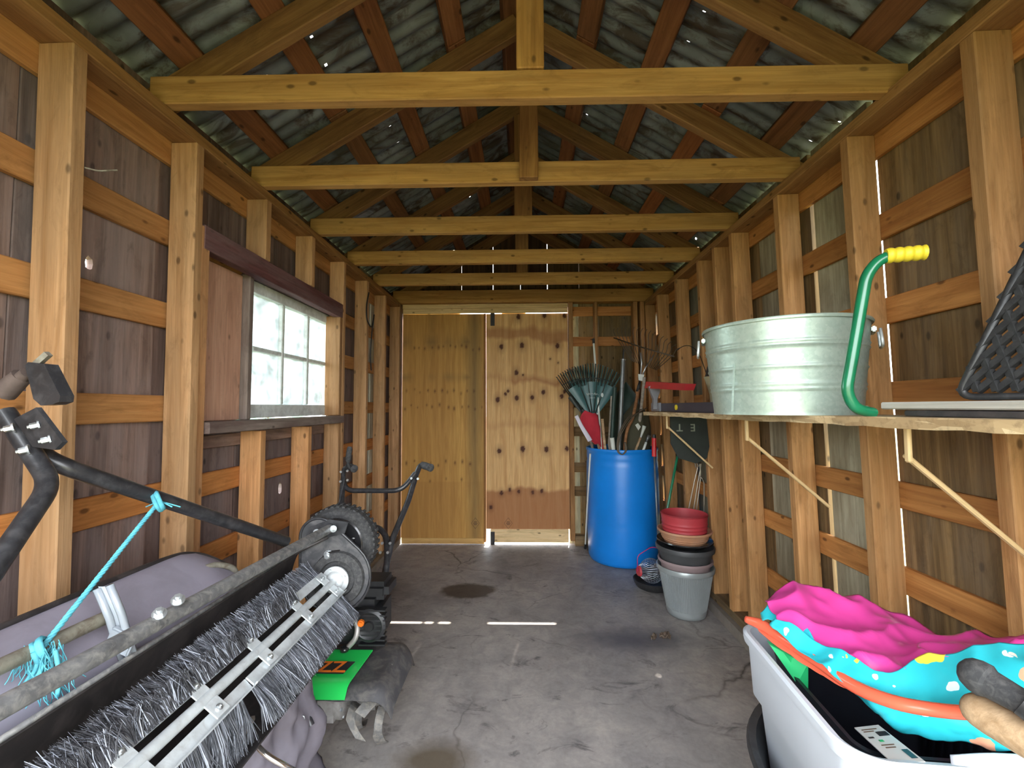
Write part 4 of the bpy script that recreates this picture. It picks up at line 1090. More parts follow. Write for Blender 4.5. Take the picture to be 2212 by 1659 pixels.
# tile cutter: long base, grey post, red channel arm
plain('grey_cast', (.20, .20, .22), .45, .3, var=.15, vscale=12)
plain('dark_base', (.045, .047, .07), .45, .2, var=.2, vscale=8)
plain('red_enamel', (.42, .022, .03), .4, coat=.2, var=.15, vscale=6)
TC = thing('tile_cutter', 'long tile cutter with dark base, grey post and red channel arm on the shelf', 'tile cutter', (.84, 2.3, shz(2.3)))
zz = shz(2.25) + .002
s = Shape(); s.box((.85, 2.26, zz + .024), (.10, .90, .046), bev=.005); s.build('base', 'dark_base', TC)
s = Shape(); s.box((.795, 2.635, zz + .026), (.012, .16, .05), bev=.002); s.build('end_block', 'grey_cast', TC)
q = [at(px, py, Y=2.60) for px, py in ((1411, 884), (1412, 862), (1405, 845), (1402, 836), (1408, 830), (1416, 838), (1424, 836), (1426, 845), (1420, 862), (1421, 884))]
s = Shape(); s.prism(q, (0, .03, 0)); s.build('post', 'grey_cast', TC)
a0, a1 = at(1396, 832, Y=2.68), at(1482, 838, Y=2.18); d = a1 - a0
s = Shape(); s.prism([a0 + Vector((0, 0, .022)), a0 + Vector((-.012, 0, -.018)), a1 + Vector((-.012, 0, -.012)), a1 + Vector((0, 0, .02))], (.05, 0, 0)); s.build('arm', 'red_enamel', TC)
s = Shape(); s.lathe([(0, -.004), (.014, -.004), (.014, .002), (0, .002)], (.7985, 2.30, zz + .024), 20, 'X'); s.build('scale_dial', 'yellow_rubber', TC, True, 40)
# cream flared pot with a black dome in it
plain('cream_plastic', (.40, .36, .23), .5, var=.12, vscale=6)
CP = thing('cream_pot', 'cream flared plastic pot behind the tile cutter', 'pot', (1.00, 2.20, shz(2.2)))
s = Shape(); s.lathe([(0, .004), (.052, .004), (.060, .03), (.066, .09), (.082, .15), (.088, .17), (.091, .175), (.088, .178), (.078, .15), (.060, .08), (.05, .012), (0, .012)], (1.0, 2.20, shz(2.2) + .001), 40); s.build('pot_body', 'cream_plastic', CP, True, 50)
DM = tag(Shape().lathe([(0, .20), (.03, .196), (.058, .178), (.074, .15), (.080, .12), (.086, .10), (.078, .10), (.066, .14), (.04, .17), (0, .18)], (1.0, 2.20, shz(2.2) + .078), 36).build('plastic_dome', 'black_plastic', None, True, 50), 'black plastic dome resting upside down on the cream pot', 'dome')
WLp = tag(Shape().tube(smooth_path([at(1462, 757, Y=2.62), at(1476, 748, Y=2.58), at(1492, 748, Y=2.5), at(1508, 762, Y=2.4), at(1520, 790, Y=2.3), at(1540, 850, Y=2.22)], 6), .0022, 6).build('wire_loop', 'black_iron', None, True), 'thin dark wire springing in an arc above the cream pot', 'wire')

# ------------------------------------------------------------------ blue drum and what stands in it
plain('blue_plastic', (.006, .215, .70), .32, var=.10, vscale=3, spec=.5)
DX, DY = .80, 3.60
DR = thing('blue_drum', 'big blue plastic drum full of garden tools', 'drum', (DX, DY, 0))
prof = [(0, .012), (.22, .010), (.245, .0), (.262, .006), (.274, .03), (.279, .10)]
for z in [.10 + .74 * k / 40 for k in range(1, 41)]:
    r = .279 + .006 * math.sin((z - .1) / .74 * PI)
    for zc in (.31, .57): r -= .0045 * math.exp(-((z - zc) / .006) ** 2)
    r -= .006 * math.exp(-((z - .79) / .008) ** 2)
    prof.append((r, z))
prof += [(.279, .855), (.283, .862), (.284, .878), (.279, .884), (.270, .882), (.268, .86), (.270, .5), (.265, .03), (0, .03)]
s = Shape(); s.lathe(prof, (DX, DY, 0), 72); s.build('drum_body', 'blue_plastic', DR, True, 60)

plain('rake_green', (.045, .115, .118), .42, var=.2, vscale=8)
plain('rake_dark', (.020, .028, .024), .5, var=.3, vscale=12)
plain('white_print', (.55, .60, .60), .6)
def in_drum(p, frac=.85):
    """a point inside the drum's bottom below p"""
    v = Vector((p.x - DX, p.y - DY)); return Vector((DX + v.x * .35, DY + v.y * .35, .04))
def fan_rake(label, base_px, Y, ang0, ang1, n, L, solid, tilt, name='leaf_rake', matn='rake_green', mats='handle_wood', writing=False, foot=(.0, .0)):
    b0 = at(base_px[0], base_px[1], Y=Y)
    t = thing(name, label, 'rake', b0)
    up = Vector((0, tilt, 1)).normalized(); rt = Vector((1, 0, 0)); nrm = rt.cross(up)
    def pt(r, a, lift=0): return b0 + (rt * math.cos(a) + up * math.sin(a)) * r + nrm * lift
    a0, a1 = math.radians(ang0), math.radians(ang1)
    if solid:
        s = Shape(); s.grid(lambda u, v: pt(.03 + (solid - .03) * v, a0 + .10 + (a1 - a0 - .2) * u, .01 * math.sin(u * PI * 5) * v), 24, 6); s.solid(.005); s.build('rake_head', matn, t, True, 50)
        s = Shape(); s.tube([pt(-.06, math.radians(90)), pt(.05, math.radians(90))], [.016, .024], 12); s.build('socket', matn, t, True, 50)
        for k in range(1, 5):
            a = a0 + (a1 - a0) * k / 5; s = Shape(); s.tube([pt(.06, a, .004), pt(solid * 1.0, a, .006), pt(solid * 1.35, a, .004)], [.006, .004, .002], 6); s.build('rib', 'rake_dark', t, True)
    for k in range(n):
        a = a0 + (a1 - a0) * k / (n - 1); rs = solid * .92 if solid else .03
        LL = L * (1 - .06 * abs(2 * k / (n - 1) - 1))
        s = Shape(); s.tube([pt(rs, a), pt(LL * .9, a, .004), pt(LL, a, .0), pt(LL + .006, a, -.03)], [.0055, .0045, .004, .003], 5); s.build('rake_tine', matn if k % 2 else 'rake_dark', t)
    s = Shape(); cr = [pt(L * .74, a0 + (a1 - a0) * k / 20, .004) for k in range(21)]; s.tube(cr, .004, 6); s.build('cross_tie', 'rake_dark', t, True)
    end = in_drum(b0) if foot is None else Vector((DX + foot[0], DY + foot[1], .04))
    s = Shape(); s.tube([pt(-.02, math.radians(90)), end], .012, 10); s.build('rake_handle', mats, t, True)
    if writing:
        s = Shape(); rnd2 = random.Random(9); pts = []
        for k in range(40):
            f = k / 39; pts.append(pt(.21, math.radians(90 + 13 - 26 * f), .014) + up * (.010 * math.sin(f * 38) * (.5 + .5 * math.sin(f * 11))))
        s.tube(pts, .0016, 5); s.build('lettering', 'white_print', t, True)
        s = Shape(); s.tube([pt(.18, math.radians(98), .014), pt(.18, math.radians(84), .014)], .0012, 5); s.build('lettering', 'white_print', t)
        s = Shape(); s.lathe([(0, -.002), (.010, -.002), (.010, .002), (0, .002)], pt(.215, math.radians(69), .012), 16, 'Y', sy=1.7); s.build('logo_mark', 'white_print', t, True, 40)
    return t
fan_rake('green plastic leaf rake with white script on its fan, in the drum', (1281, 908), 3.50, 122, 57, 26, .46, .31, .10, writing=True, foot=(.02, .05))
fan_rake('dark fan rake standing behind the green leaf rake', (1262, 900), 3.60, 124, 72, 18, .42, .20, .06, matn='rake_dark', mats='grey_handle_wood', foot=(.0, .0))
# tall spring rake with long wire tines
SR = thing('spring_rake', 'tall steel spring rake with curved wire tines rising over the drum', 'rake', at(1395, 775, Y=3.50))
plain('spring_steel', (.10, .075, .05), .55, .4)
for k in range(17):
    f = k / 16; b0 = at(1334 + 118 * f, 733 + 36 * f, Y=3.55 - .48 * f); tip = at(1322 + 140 * f, 704 + 26 * (f - .3) ** 2 * 3 + 10 * f, Y=3.52 - .48 * f)
    s = Shape(); s.tube(smooth_path([b0.lerp(at(1392, 822, Y=3.34), .55), b0, b0.lerp(tip, .75) , tip + Vector((.014, -.02, .0))], 4), .0028, 5); s.build('rake_tine', 'spring_steel', SR, True)
s = Shape(); s.tube([at(1326, 730, Y=3.57), at(1392, 752, Y=3.31), at(1456, 770, Y=3.06)], .0055, 6); s.build('cross_tie', 'spring_steel', SR, True)
s = Shape(); s.tube([at(1392, 815, Y=3.34), Vector((DX + .05, DY + .1, .04))], .012, 10); s.build('rake_handle', 'grey_handle_wood', SR, True)
# poles and handles, each its own tool
def pole(name, label, cat, pts, r, mat, foot, parts=()):
    P = [at(*p[:2], Y=p[2]) for p in pts]
    t = thing(name, label, cat, P[0])
    if foot is not None: P = P + [Vector(foot)]
    s = Shape(); s.tube(P, r, 10); s.build('shaft', mat, t, True, 50)
    for (nm, a, b_, rr_, m_) in parts:
        d0 = P[0].lerp(P[1], a) if a <= 1 else P[1].lerp(P[2], a - 1); d1 = P[0].lerp(P[1], b_) if b_ <= 1 else P[1].lerp(P[2], b_ - 1)
        s = Shape(); s.tube([d0, d1], rr_, 12); s.build(nm, m_, t, True, 50)
    return t
plain('white_enamel', (.66, .68, .62), .4)
plain('red_grip', (.55, .02, .025), .4, coat=.2)
plain('dark_green_grip', (.012, .035, .026), .55)
plain('grey_metal', (.22, .23, .23), .45, .6, var=.2, vscale=20)
pole('paint_pole', 'slim cream extension pole with black cap rising behind the green rake', 'pole', ((1282, 736, 3.62), (1298, 950, 3.46)), .0085, 'white_enamel', (DX - .06, DY - .06, .04),
     (('cap', -.02, .03, .011, 'black_plastic'), ('sleeve', .98, 1.3, .016, 'red_grip')))
pole('steel_post', 'flat grey steel stake standing upright in the drum', 'stake', ((1346, 776, 3.52), (1338, 962, 3.46)), .016, 'grey_metal', (DX + .02, DY - .05, .04), (('bolt', .0, .012, .019, 'zinc_bolt'), ('tip', -.12, .0, .006, 'black_plastic')))
pole('umbrella_shaft', 'dark green tool grip with white ferrule at the drum rim', 'tool handle', ((1328, 836, 3.42), (1322, 945, 3.40)), .0165, 'dark_green_grip', (DX - .01, DY - .10, .04), (('ferrule', 1.0, 1.10, .0175, 'white_enamel'),))
pole('hoe_handle', 'bare pale wooden handle among the tools in the drum', 'tool handle', ((1301, 905, 3.44), (1306, 962, 3.42)), .012, 'handle_wood', (DX - .02, DY - .02, .04))
pole('weathered_pole', 'grey weathered wooden pole leaning beside the steel stake', 'pole', ((1322, 856, 3.50), (1316, 962, 3.48)), .012, 'grey_handle_wood', (DX + .05, DY + .05, .04))
# wooden-handled weeding fork
WFk = thing('weeding_fork', 'wooden handled two-prong weeder with white ferrule in the drum', 'garden fork', at(1376, 846, Y=3.36))
s = Shape(); s.tube(smooth_path([at(1379, 842, Y=3.36), at(1374, 870, Y=3.36), at(1366, 905, Y=3.36), at(1350, 962, Y=3.36), Vector((DX - .02, DY - .05, .06))], 5), [.012] * 21, 12); s.build('handle', 'brown_handle_wood', WFk, True)
s = Shape(); s.tube([at(1382, 824, Y=3.36), at(1377, 846, Y=3.36)], [.008, .013], 12); s.build('collar', 'black_plastic', WFk, True)
s = Shape(); s.prism([at(px, py, Y=3.35) for px, py in ((1379, 808), (1392, 809), (1388, 823), (1380, 821))], (0, .015, 0)); s.build('ferrule', 'white_enamel', WFk)
s = Shape(); s.tube([at(1384, 810, Y=3.355), at(1386, 785, Y=3.355), at(1384, 762, Y=3.355)], .005, 8); s.build('prong', 'zinc_bolt', WFk, True)
s = Shape(); s.tube([at(1388, 810, Y=3.355), at(1394, 795, Y=3.355), at(1413, 766, Y=3.355)], .005, 8); s.build('prong', 'zinc_bolt', WFk, True)
# rusty wire hooks over the rim
for k, (dx_, dl) in enumerate(((0, 0), (5, 6), (9, 2))):
    o = Shape().tube(smooth_path([at(1398 - dx_, 880 + dl, Y=3.36 + .02 * k), at(1366 - dx_, 902, Y=3.34), at(1342 - dx_ * .6, 938, Y=3.325), at(1336 - dx_ * .3, 972, Y=3.315), at(1344, 982, Y=3.312), at(1351 + dx_ * .3, 972, Y=3.315), at(1349 + dx_ * .2, 955, Y=3.33)], 6), .0042, 6).build('wire_hook', 'spring_steel', None, True)
    tag(o, 'rusty bent wire hooked over the front rim of the blue drum', 'wire hook', 'rusty wires hooked on the drum')
# hand fork with pale handle, hand trowel
for nm, lb, pp, m1, m2 in (('hand_fork', 'white handled hand fork leaning inside the drum rim', ((1392, 920), (1384, 945), (1374, 970)), 'white_enamel', 'handle_wood'), ('hand_trowel', 'grey metal hand trowel beside the white handled fork', ((1402, 940), (1396, 955), (1390, 972)), 'grey_metal', 'white_enamel')):
    t = thing(nm, lb, 'hand tool', at(*pp[2], Y=3.42)); P = [at(*p, Y=3.40) for p in pp]
    s = Shape(); s.tube([P[0], P[1]], [.016, .006], 8); s.build('blade', m1, t, True)
    s = Shape(); s.tube([P[1], P[2], P[2] + Vector((-.02, .02, -.22))], .010, 8); s.build('handle', m2, t, True)
GT = tag(Shape().prism([at(px, py, Y=3.39) for px, py in ((1372, 918), (1378, 914), (1384, 922), (1379, 930))], (.004, .012, 0)).build('plant_tag', 'white_enamel'), 'small white plastic tag stuck on the olive sack', 'tag')
# olive sack stuffed into the drum
plain('olive_cloth', (.055, .05, .028), .9, var=.3, vscale=7)
plain('dark_green_cloth', (.012, .030, .022), .7, var=.4, vscale=7)
def sack(name, label, cat, c, r, h, mat, seed):
    def f(u, v):
        a = 2 * PI * u; q = math.sin(min(1, v * 1.02) * PI * .5 + .0) ; rad = r * (.75 + .35 * math.sin(v * PI * .9)) * (1 if v < .85 else max(.02, (1 - v) / .15))
        n_ = 1 + .28 * mnoise.noise(Vector((math.cos(a) * 1.7 + seed, math.sin(a) * 1.7, v * 2.5)))
        return (c[0] + rad * n_ * math.cos(a), c[1] + rad * n_ * math.sin(a), c[2] + h * v)
    return tag(Shape().grid(f, 32, 20, closeu=True).build(name, mat, None, True), label, cat)
sack('garden_sack', 'olive canvas sack bulging out of the blue drum', 'sack', (DX + .10, DY - .07, .50), .10, .76, 'olive_cloth', 2)
sack('plastic_bag', 'dark green plastic bag stuffed in the drum behind the tools', 'bag', (DX + .08, DY + .14, .50), .11, .92, 'dark_green_cloth', 5)
# red cap with white band hung beside the rake
plain('red_cloth', (.50, .025, .045), .8, var=.15, vscale=8)
plain('white_band', (.62, .58, .66), .8)
RC = thing('red_flag', 'red cloth flag with a white band hanging beside the green rake', 'flag', at(1260, 950, Y=3.36))
ctrl = [[(1262, 888, 3.34), (1278, 890, 3.36), (1291, 898, 3.40)], [(1252, 905, 3.32), (1272, 915, 3.36), (1296, 925, 3.40)], [(1262, 930, 3.33), (1280, 938, 3.37), (1298, 950, 3.41)], [(1276, 948, 3.34), (1288, 955, 3.37), (1299, 962, 3.40)]]
def ctrl_surface(ctrl, nu, nv, wob=0.0, seed=0.0, ws=6.0):
    C = [[at(p[0], p[1], Y=p[2]) for p in row] for row in ctrl]
    def cr(P, t):
        n = len(P) - 1; f = min(t * n, n - 1e-6); i = int(f); f -= i
        p0 = P[i - 1] if i > 0 else P[0] * 2 - P[1]; p3 = P[i + 2] if i + 2 <= n else P[n] * 2 - P[n - 1]
        p1, p2 = P[i], P[i + 1]
        return .5 * (2 * p1 + (p2 - p0) * f + (2 * p0 - 5 * p1 + 4 * p2 - p3) * f * f + (3 * p1 - p0 - 3 * p2 + p3) * f ** 3)
    def fn(u, v):
        p = cr([cr(row, v) for row in C], u)
        if wob:
            q = Vector((p.x * ws + seed, p.y * ws, p.z * ws)); w1 = mnoise.noise(q); w2 = abs(mnoise.noise(q * 1.7 + Vector((3, 1, 7)))); w3 = abs(mnoise.noise(q * 3.4 + Vector((1, 9, 2))))
            p = p + Vector((.3 * w1, .4 * w1, 1.0 * w1 - 1.5 * w2 - .3 * w3 + .35)) * wob
        return p
    s = Shape(); s.grid(fn, nu, nv); return s
s = ctrl_surface(ctrl, 18, 14, .02, 1, 12); s.solid(.003); s.build('cloth', 'red_cloth', RC, True)
s = ctrl_surface([[(1241, 900, 3.315), (1248, 896, 3.32)], [(1252, 922, 3.312), (1259, 918, 3.315)], [(1265, 945, 3.315), (1273, 940, 3.32)], [(1270, 954, 3.33), (1279, 950, 3.335)]], 16, 4); s.solid(.005); s.build('band', 'white_band', RC, True)
s = Shape(); s.tube([at(1290, 892, Y=3.42), at(1298, 945, Y=3.42), Vector((DX - .15, DY - .05, .06))], .006, 8); s.build('flag_pole', 'white_enamel', RC, True)
# things leaning by the drum
pole('white_cane', 'thin white cane with black foot leaning beside the drum', 'cane', ((1275, 980, 3.30), (1268, 1100, 3.46)), .0065, 'white_enamel', tuple(at(1264, 1184, Z=0.012)), (('rubber_foot', 1.88, 2.0, .011, 'black_plastic'),))
pole('grabber_tool', 'steel shaft tool with red plastic grip standing in front of the drum', 'hand tool', ((1413, 946, 3.22), (1413, 986, 3.22)), .0165, 'red_grip', None, ())
gt = bpy.data.objects['grabber_tool']; p1 = at(1413, 984, Y=3.22); s = Shape(); s.tube([p1, Vector((p1.x + .015, 3.19, .006))], .0065, 10); s.build('steel_shaft', 'grey_metal', gt, True)
s = Shape(); p0 = at(1413, 947, Y=3.22); s.lathe([(0, .03), (.012, .028), (.014, 0), (0, 0)], p0, 12); s.build('grip_end', 'black_plastic', gt, True, 40)
pole('garden_stake', 'slim green garden stake leaning to the wall behind the pots', 'stake', ((1468, 962, 3.10), (1440, 1108, 2.95)), .0085, 'green_enamel', (.945, 2.87, .012), (('stake_hook', -.07, .01, .016, 'black_plastic'),))
plain('rod_steel', (.40, .35, .27), .35, .8)
for k, P in enumerate((((1477, 958), (1475, 975), (1490, 995), (1507, 1003), (1500, 1040), (1486, 1108)), ((1500, 985), (1504, 1010), (1514, 1002), (1508, 1040), (1497, 1108)), ((1511, 1000), (1513, 1030), (1504, 1108)))):
    yy = (2.86, 2.84, 2.83)[k]
    pts = [at(px, py, Y=yy) for px, py in P]; f_ = pts[-1].copy(); d = (pts[-1] - pts[-2]).normalized(); f_ = pts[-1] + d * ((pts[-1].z - .006) / -d.z)
    o = Shape().tube(smooth_path(pts + [f_], 5), .0035, 6).build('plant_hook', 'rod_steel', None, True)
    tag(o, 'thin bent steel plant hook standing behind the stack of pots', 'plant hook', 'steel plant hooks behind the pots')
o = Shape().tube(bent([at(1513, 1030, Y=2.80), at(1521, 1040, Y=2.80), at(1521, 1130, Y=2.80), at(1520, 1130, Y=2.80) + Vector((0, 0, -.52))], .02), .0035, 6).build('plant_hook', 'rod_steel', None, True); tag(o, 'short steel plant hook with an angled top against the stud', 'plant hook', 'steel plant hooks behind the pots')
# dark sign with pale letters, upside down below the shelf
plain('sign_green', (.014, .020, .015), .6, var=.4, vscale=9)
plain('sign_letter', (.24, .26, .20), .7)
SG = thing('old_sign', 'dark painted sign hung upside down below the shelf, pale letters ET', 'sign', (.97, 2.66, .88))
zt_ = shz(2.66) - .0225
s = Shape(); s.prism([(x, 2.655, z) for x, z in ((.885, zt_), (1.098, zt_), (1.112, .97), (1.095, .90), (1.03, .87), (.93, .90), (.885, .99))], (0, .012, 0)); s.build('sign_board', 'sign_green', SG)
for ch, px in (('T', 1468), ('E', 1497)):
    p = at(px, 923, Y=2.652); M = Matrix.Translation(p) @ Matrix.Rotation(PI / 2, 4, 'X') @ Matrix.Rotation(PI, 4, 'Z')
    text_mesh(ch, .062, 'letter', 'sign_letter', SG, M)

# ------------------------------------------------------------------ stack of pots
PX, PY = .950, 2.65
plain('silver_plastic', (.33, .36, .36), .35, .35, var=.08, vscale=6)
plain('mauve_plastic', (.26, .19, .19), .6, var=.1)
plain('grey_black_plastic', (.055, .056, .058), .5, var=.2, vscale=8)
plain('terracotta', (.44, .215, .115), .75, var=.12, vscale=7, dirt=(.36, .26, .19), dfac=.4)
plain('red_plastic', (.40, .035, .045), .55, var=.1, vscale=9)
def pot(name, label, cat, z, rb_, rt_, h, mat, rim=.012, rimh=.03, flutes=0, th=.006, rings=()):
    prof = [(0, 0), (rb_ * .9, 0), (rb_, .006)]
    for k in range(1, 21):
        f = k / 20; zz_ = .006 + (h - rimh - .006) * f; r = rb_ + (rt_ - rim - rb_) * f
        for rc in rings: r += .003 * math.exp(-((f - rc) / .02) ** 2)
        prof.append((r, zz_))
    prof += [(rt_, h - rimh + .004), (rt_ + .002, h - .006), (rt_ - .001, h), (rt_ - th, h), (rt_ - rim - th, h - rimh), (rb_ - th * .5, th + .006), (0, th + .004)]
    t = thing(name, label, cat, (PX, PY, z), 'stacked plant pots')
    s = Shape(); s.lathe(prof, (PX, PY, z), 48); s.build('pot_body', mat, t, True, 45)
    if flutes:
        s = Shape()
        for k in range(flutes):
            a = 2 * PI * k / flutes; d = Vector((math.cos(a), math.sin(a), 0))
            s.tube([Vector((PX, PY, z + .045)) + d * (rb_ + (rt_ - rim - rb_) * .13), Vector((PX, PY, z + h - rimh - .004)) + d * (rt_ - rim)], .0026, 4, cap=False)
        o = s.build('fluting', mat, t); o['kind'] = 'stuff'
    return t
pot('silver_pot', 'fluted silver-grey plant pot at the bottom of the stack', 'plant pot', 0.0, .105, .160, .285, 'silver_plastic', flutes=90, rings=(.06, .10))
pot('mauve_pot', 'dull mauve plant pot nested in the silver pot', 'plant pot', .060, .100, .152, .262, 'mauve_plastic', rimh=.020)
pot('black_pot', 'grey-black plant pot nested above the mauve pot', 'plant pot', .215, .108, .163, .185, 'grey_black_plastic', rimh=.030)
pot('black_saucer', 'glossy black plant saucer lying on the black pot', 'saucer', .392, .120, .158, .040, 'rim_black', rim=.004, rimh=.008, th=.003)
pot('terracotta_saucer', 'terracotta bowl under the red pot', 'saucer', .412, .115, .152, .078, 'terracotta', rim=.010, rimh=.016, rings=(.3, .5))
pot('red_pot', 'ridged red plastic pot on top of the stack', 'plant pot', .432, .118, .131, .150, 'red_plastic', rim=.001, rimh=.006, th=.004, rings=(.2, .35, .5, .65))
# nut gatherer and the black bowl by the stack
bx_, by_ = .838, 3.00
BW = tag(Shape().lathe([(0, 0), (.07, 0), (.105, .018), (.122, .045), (.127, .062), (.123, .064), (.112, .05), (.095, .024), (.06, .01), (0, .01)], (bx_ + .02, by_, .001), 44).build('black_bowl', 'black_plastic', None, True, 45), 'shallow black plastic bowl on the floor beside the pots', 'bowl')
NG = thing('nut_gatherer', 'wire cage nut gatherer with red end caps sitting in the black bowl', 'nut gatherer', (bx_, by_, .04))
nc = Vector((bx_ + .005, by_ - .03, .128)); nax = Vector((1, .25, -.05)).normalized(); na = nax.orthogonal().normalized(); nb = nax.cross(na)
for k in range(30):
    a = 2 * PI * k / 30; d = na * math.cos(a) + nb * math.sin(a)
    o_ = [nc + nax * (-.085 + .17 * q / 8) + d * (.030 + .048 * math.sin(PI * q / 8)) for q in range(9)]
    s = Shape(); s.tube(o_, .0012, 4); s.build('cage_wire', 'zinc_bolt', NG, True)
for sg in (-1, 1):
    s = Shape(); c = nc + nax * (.085 * sg); s.tube([c, c + nax * (.012 * sg)], [.034, .028], 20); s.build('end_cap', 'red_plastic', NG, True, 40)
plain('pink_wire', (.48, .03, .16), .4)
c0, c1 = nc - nax * .1, nc + nax * .1
s = Shape(); s.tube(bent([c0, c0 + Vector((0, 0, .10)), nc + Vector((.02, .03, .15)), c1 + Vector((0, 0, .12)), c1], .03), .003, 8); s.build('wire_bail', 'pink_wire', NG, True)

# ------------------------------------------------------------------ tote, tub and inflatable pool
plain('tote_white', (.62, .67, .74), .4, var=.05, vscale=3, spec=.4)
plain('tub_black', (.022, .024, .028), .45, var=.3, vscale=8, dirt=(.08, .085, .09), dfac=.4)
plain('crate_black', (.013, .015, .022), .4, var=.3, vscale=8)
def rrect(cx, cy, hx, hy, r, ang, n=10):
    P = []
    for (sx_, sy_, a0) in ((1, 1, 0), (-1, 1, 90), (-1, -1, 180), (1, -1, 270)):
        for k in range(n + 1):
            a = math.radians(a0 + 90 * k / n); x, y = sx_ * (hx - r) + r * math.cos(a), sy_ * (hy - r) + r * math.sin(a)
            P.append((cx + x * math.cos(ang) - y * math.sin(ang), cy + x * math.sin(ang) + y * math.cos(ang)))
    return P
def bin_mesh(s, cx, cy, ang, prof, r0):
    """prof: (inset, z) ring list; closes the bottom at the first and last ring"""
    rings = []
    for (hx, hy, z, r) in prof: rings.append([s.bm.verts.new((x, y, z)) for x, y in rrect(cx, cy, hx, hy, r, ang)])
    n = len(rings[0])
    for A_, B_ in zip(rings[:-1], rings[1:]):
        for k in range(n): s.bm.faces.new((A_[k], A_[(k + 1) % n], B_[(k + 1) % n], B_[k]))
    s.bm.faces.new(rings[0][::-1]); s.bm.faces.new(rings[-1])
    return s
fl_ = at(1600, 1346, Z=.60)
LX, LY = .485, .50
ANG = math.radians(-4.5)
ud = Vector((math.cos(ANG), math.sin(ANG), 0)); vd = Vector((-ud.y, ud.x, 0))
tc_ = Vector((fl_.x, fl_.y, 0)) + ud * (LX / 2 - .012) - vd * (LY / 2 - .012)
hx, hy = LX / 2, LY / 2
BT = thing('black_tub', 'oval black rubber tub on the floor holding the white tote', 'tub', (.828, 1.03, 0))
s = Shape(); bcx, bcy = .828, 1.03
s.lathe([(0, .0), (.20, .0), (.225, .01), (.262, .30), (.283, .315), (.290, .335), (.284, .35), (.268, .345), (.250, .30), (.212, .03), (0, .022)], (bcx, bcy, 0), 56, sx=.975, sy=1.26); s.build('tub_body', 'tub_black', BT, True, 50)
TO = thing('white_tote', 'white plastic storage tote packed with pool toys', 'tote', (tc_.x, tc_.y, .03))
s = Shape(); bin_mesh(s, tc_.x, tc_.y, ANG, [(hx - .075, hy - .075, .045, .03), (hx - .066, hy - .066, .05, .035), (hx - .035, hy - .035, .42, .045), (hx - .02, hy - .02, .44, .05), (hx - .014, hy - .014, .57, .05), (hx - .002, hy - .002, .575, .07),
     (hx, hy, .585, .07), (hx, hy, .597, .07), (hx - .006, hy - .006, .602, .07), (hx - .018, hy - .018, .598, .05), (hx - .022, hy - .022, .57, .05), (hx - .040, hy - .040, .42, .045), (hx - .075, hy - .075, .06, .03)], .05)
s.build('tote_body', 'tote_white', TO, True, 40)
# black crate inside the tote
CK = thing('black_crate', 'black plastic basket with slotted sides inside the white tote', 'basket', (tc_.x, tc_.y, .45))
s = Shape(); ccx, ccy = tc_.x, tc_.y
bin_mesh(s, ccx, ccy, ANG, [(hx - .092, hy - .10, .20, .03), (hx - .062, hy - .07, .555, .04), (hx - .060, hy - .068, .565, .04), (hx - .068, hy - .076, .565, .04), (hx - .100, hy - .11, .22, .03)], .04); s.build('basket_body', 'crate_black', CK, True, 40)
for k in range(14):
    yy = ccy - (hy - .10) + (2 * hy - .20) * k / 13
    for sg in (-1, 1):
        pA = Vector((ccx, ccy, 0)) + ud * (sg * (hx - .107)) + vd * (yy - ccy); pB = Vector((ccx, ccy, 0)) + ud * (sg * (hx - .078)) + vd * (yy - ccy)
        s = Shape(); s.tube([(pA.x, pA.y, .24), (pB.x, pB.y, .55)], .0035, 4); s.build('basket_rib', 'crate_black', CK)
# green toy slab, label card, white lid
plain('toy_green', (.02, .42, .14), .45)
plain('card_white', (.62, .62, .60), .6)
g = [at(px, py, Y=yy) for px, py, yy in ((1662, 1392, 1.14), (1712, 1420, 1.08), (1746, 1432, 1.08), (1746, 1500, 1.10), (1722, 1478, 1.09))]
tag(Shape().prism(g, (.004, .02, 0)).build('toy_panel', 'toy_green'), 'bright green plastic toy panel wedged in the white tote', 'toy')
LC = thing('label_card', 'white printed card lying on the black basket in the tote', 'card', at(1910, 1600, Y=.87))
g = [at(px, py, Y=yy) for px, py, yy in ((1846, 1574, .930), (1898, 1568, .930), (2000, 1648, .80), (1930, 1652, .80))]
nrm = (g[1] - g[0]).cross(g[3] - g[0]).normalized(); nrm = nrm if nrm.z > 0 else -nrm
s = Shape(); s.prism(g, nrm * .002); s.build('card_sheet', 'card_white', LC)
def on_card(u, v): return (g[0].lerp(g[1], u)).lerp(g[3].lerp(g[2], u), v) + nrm * .0024
for k, (u0, v0, u1, v1, m_) in enumerate(((.15, .10, .75, .12, 'faded_ink'), (.15, .16, .55, .18, 'faded_ink'), (.55, .20, .95, .32, 'crate_black'), (.1, .32, .3, .36, 'crate_black'), (.35, .42, .5, .47, 'toy_green'), (.25, .55, .7, .57, 'faded_ink'), (.3, .62, .65, .64, 'faded_ink'), (.72, .70, .92, .92, 'crate_black'))):
    s = Shape(); s.prism([on_card(u0, v0), on_card(u1, v0), on_card(u1, v1), on_card(u0, v1)], nrm * .0004); s.build('print_mark', m_, LC)
LD = tag(ctrl_surface([[(2052, 1630, .81), (2140, 1626, .80), (2260, 1632, .79)], [(2056, 1660, .79), (2150, 1666, .78), (2270, 1670, .77)]], 10, 14).solid(.006).build('plastic_tray', 'tote_white', None, True), 'white plastic tray lying across the tote beside the printed card', 'tray')
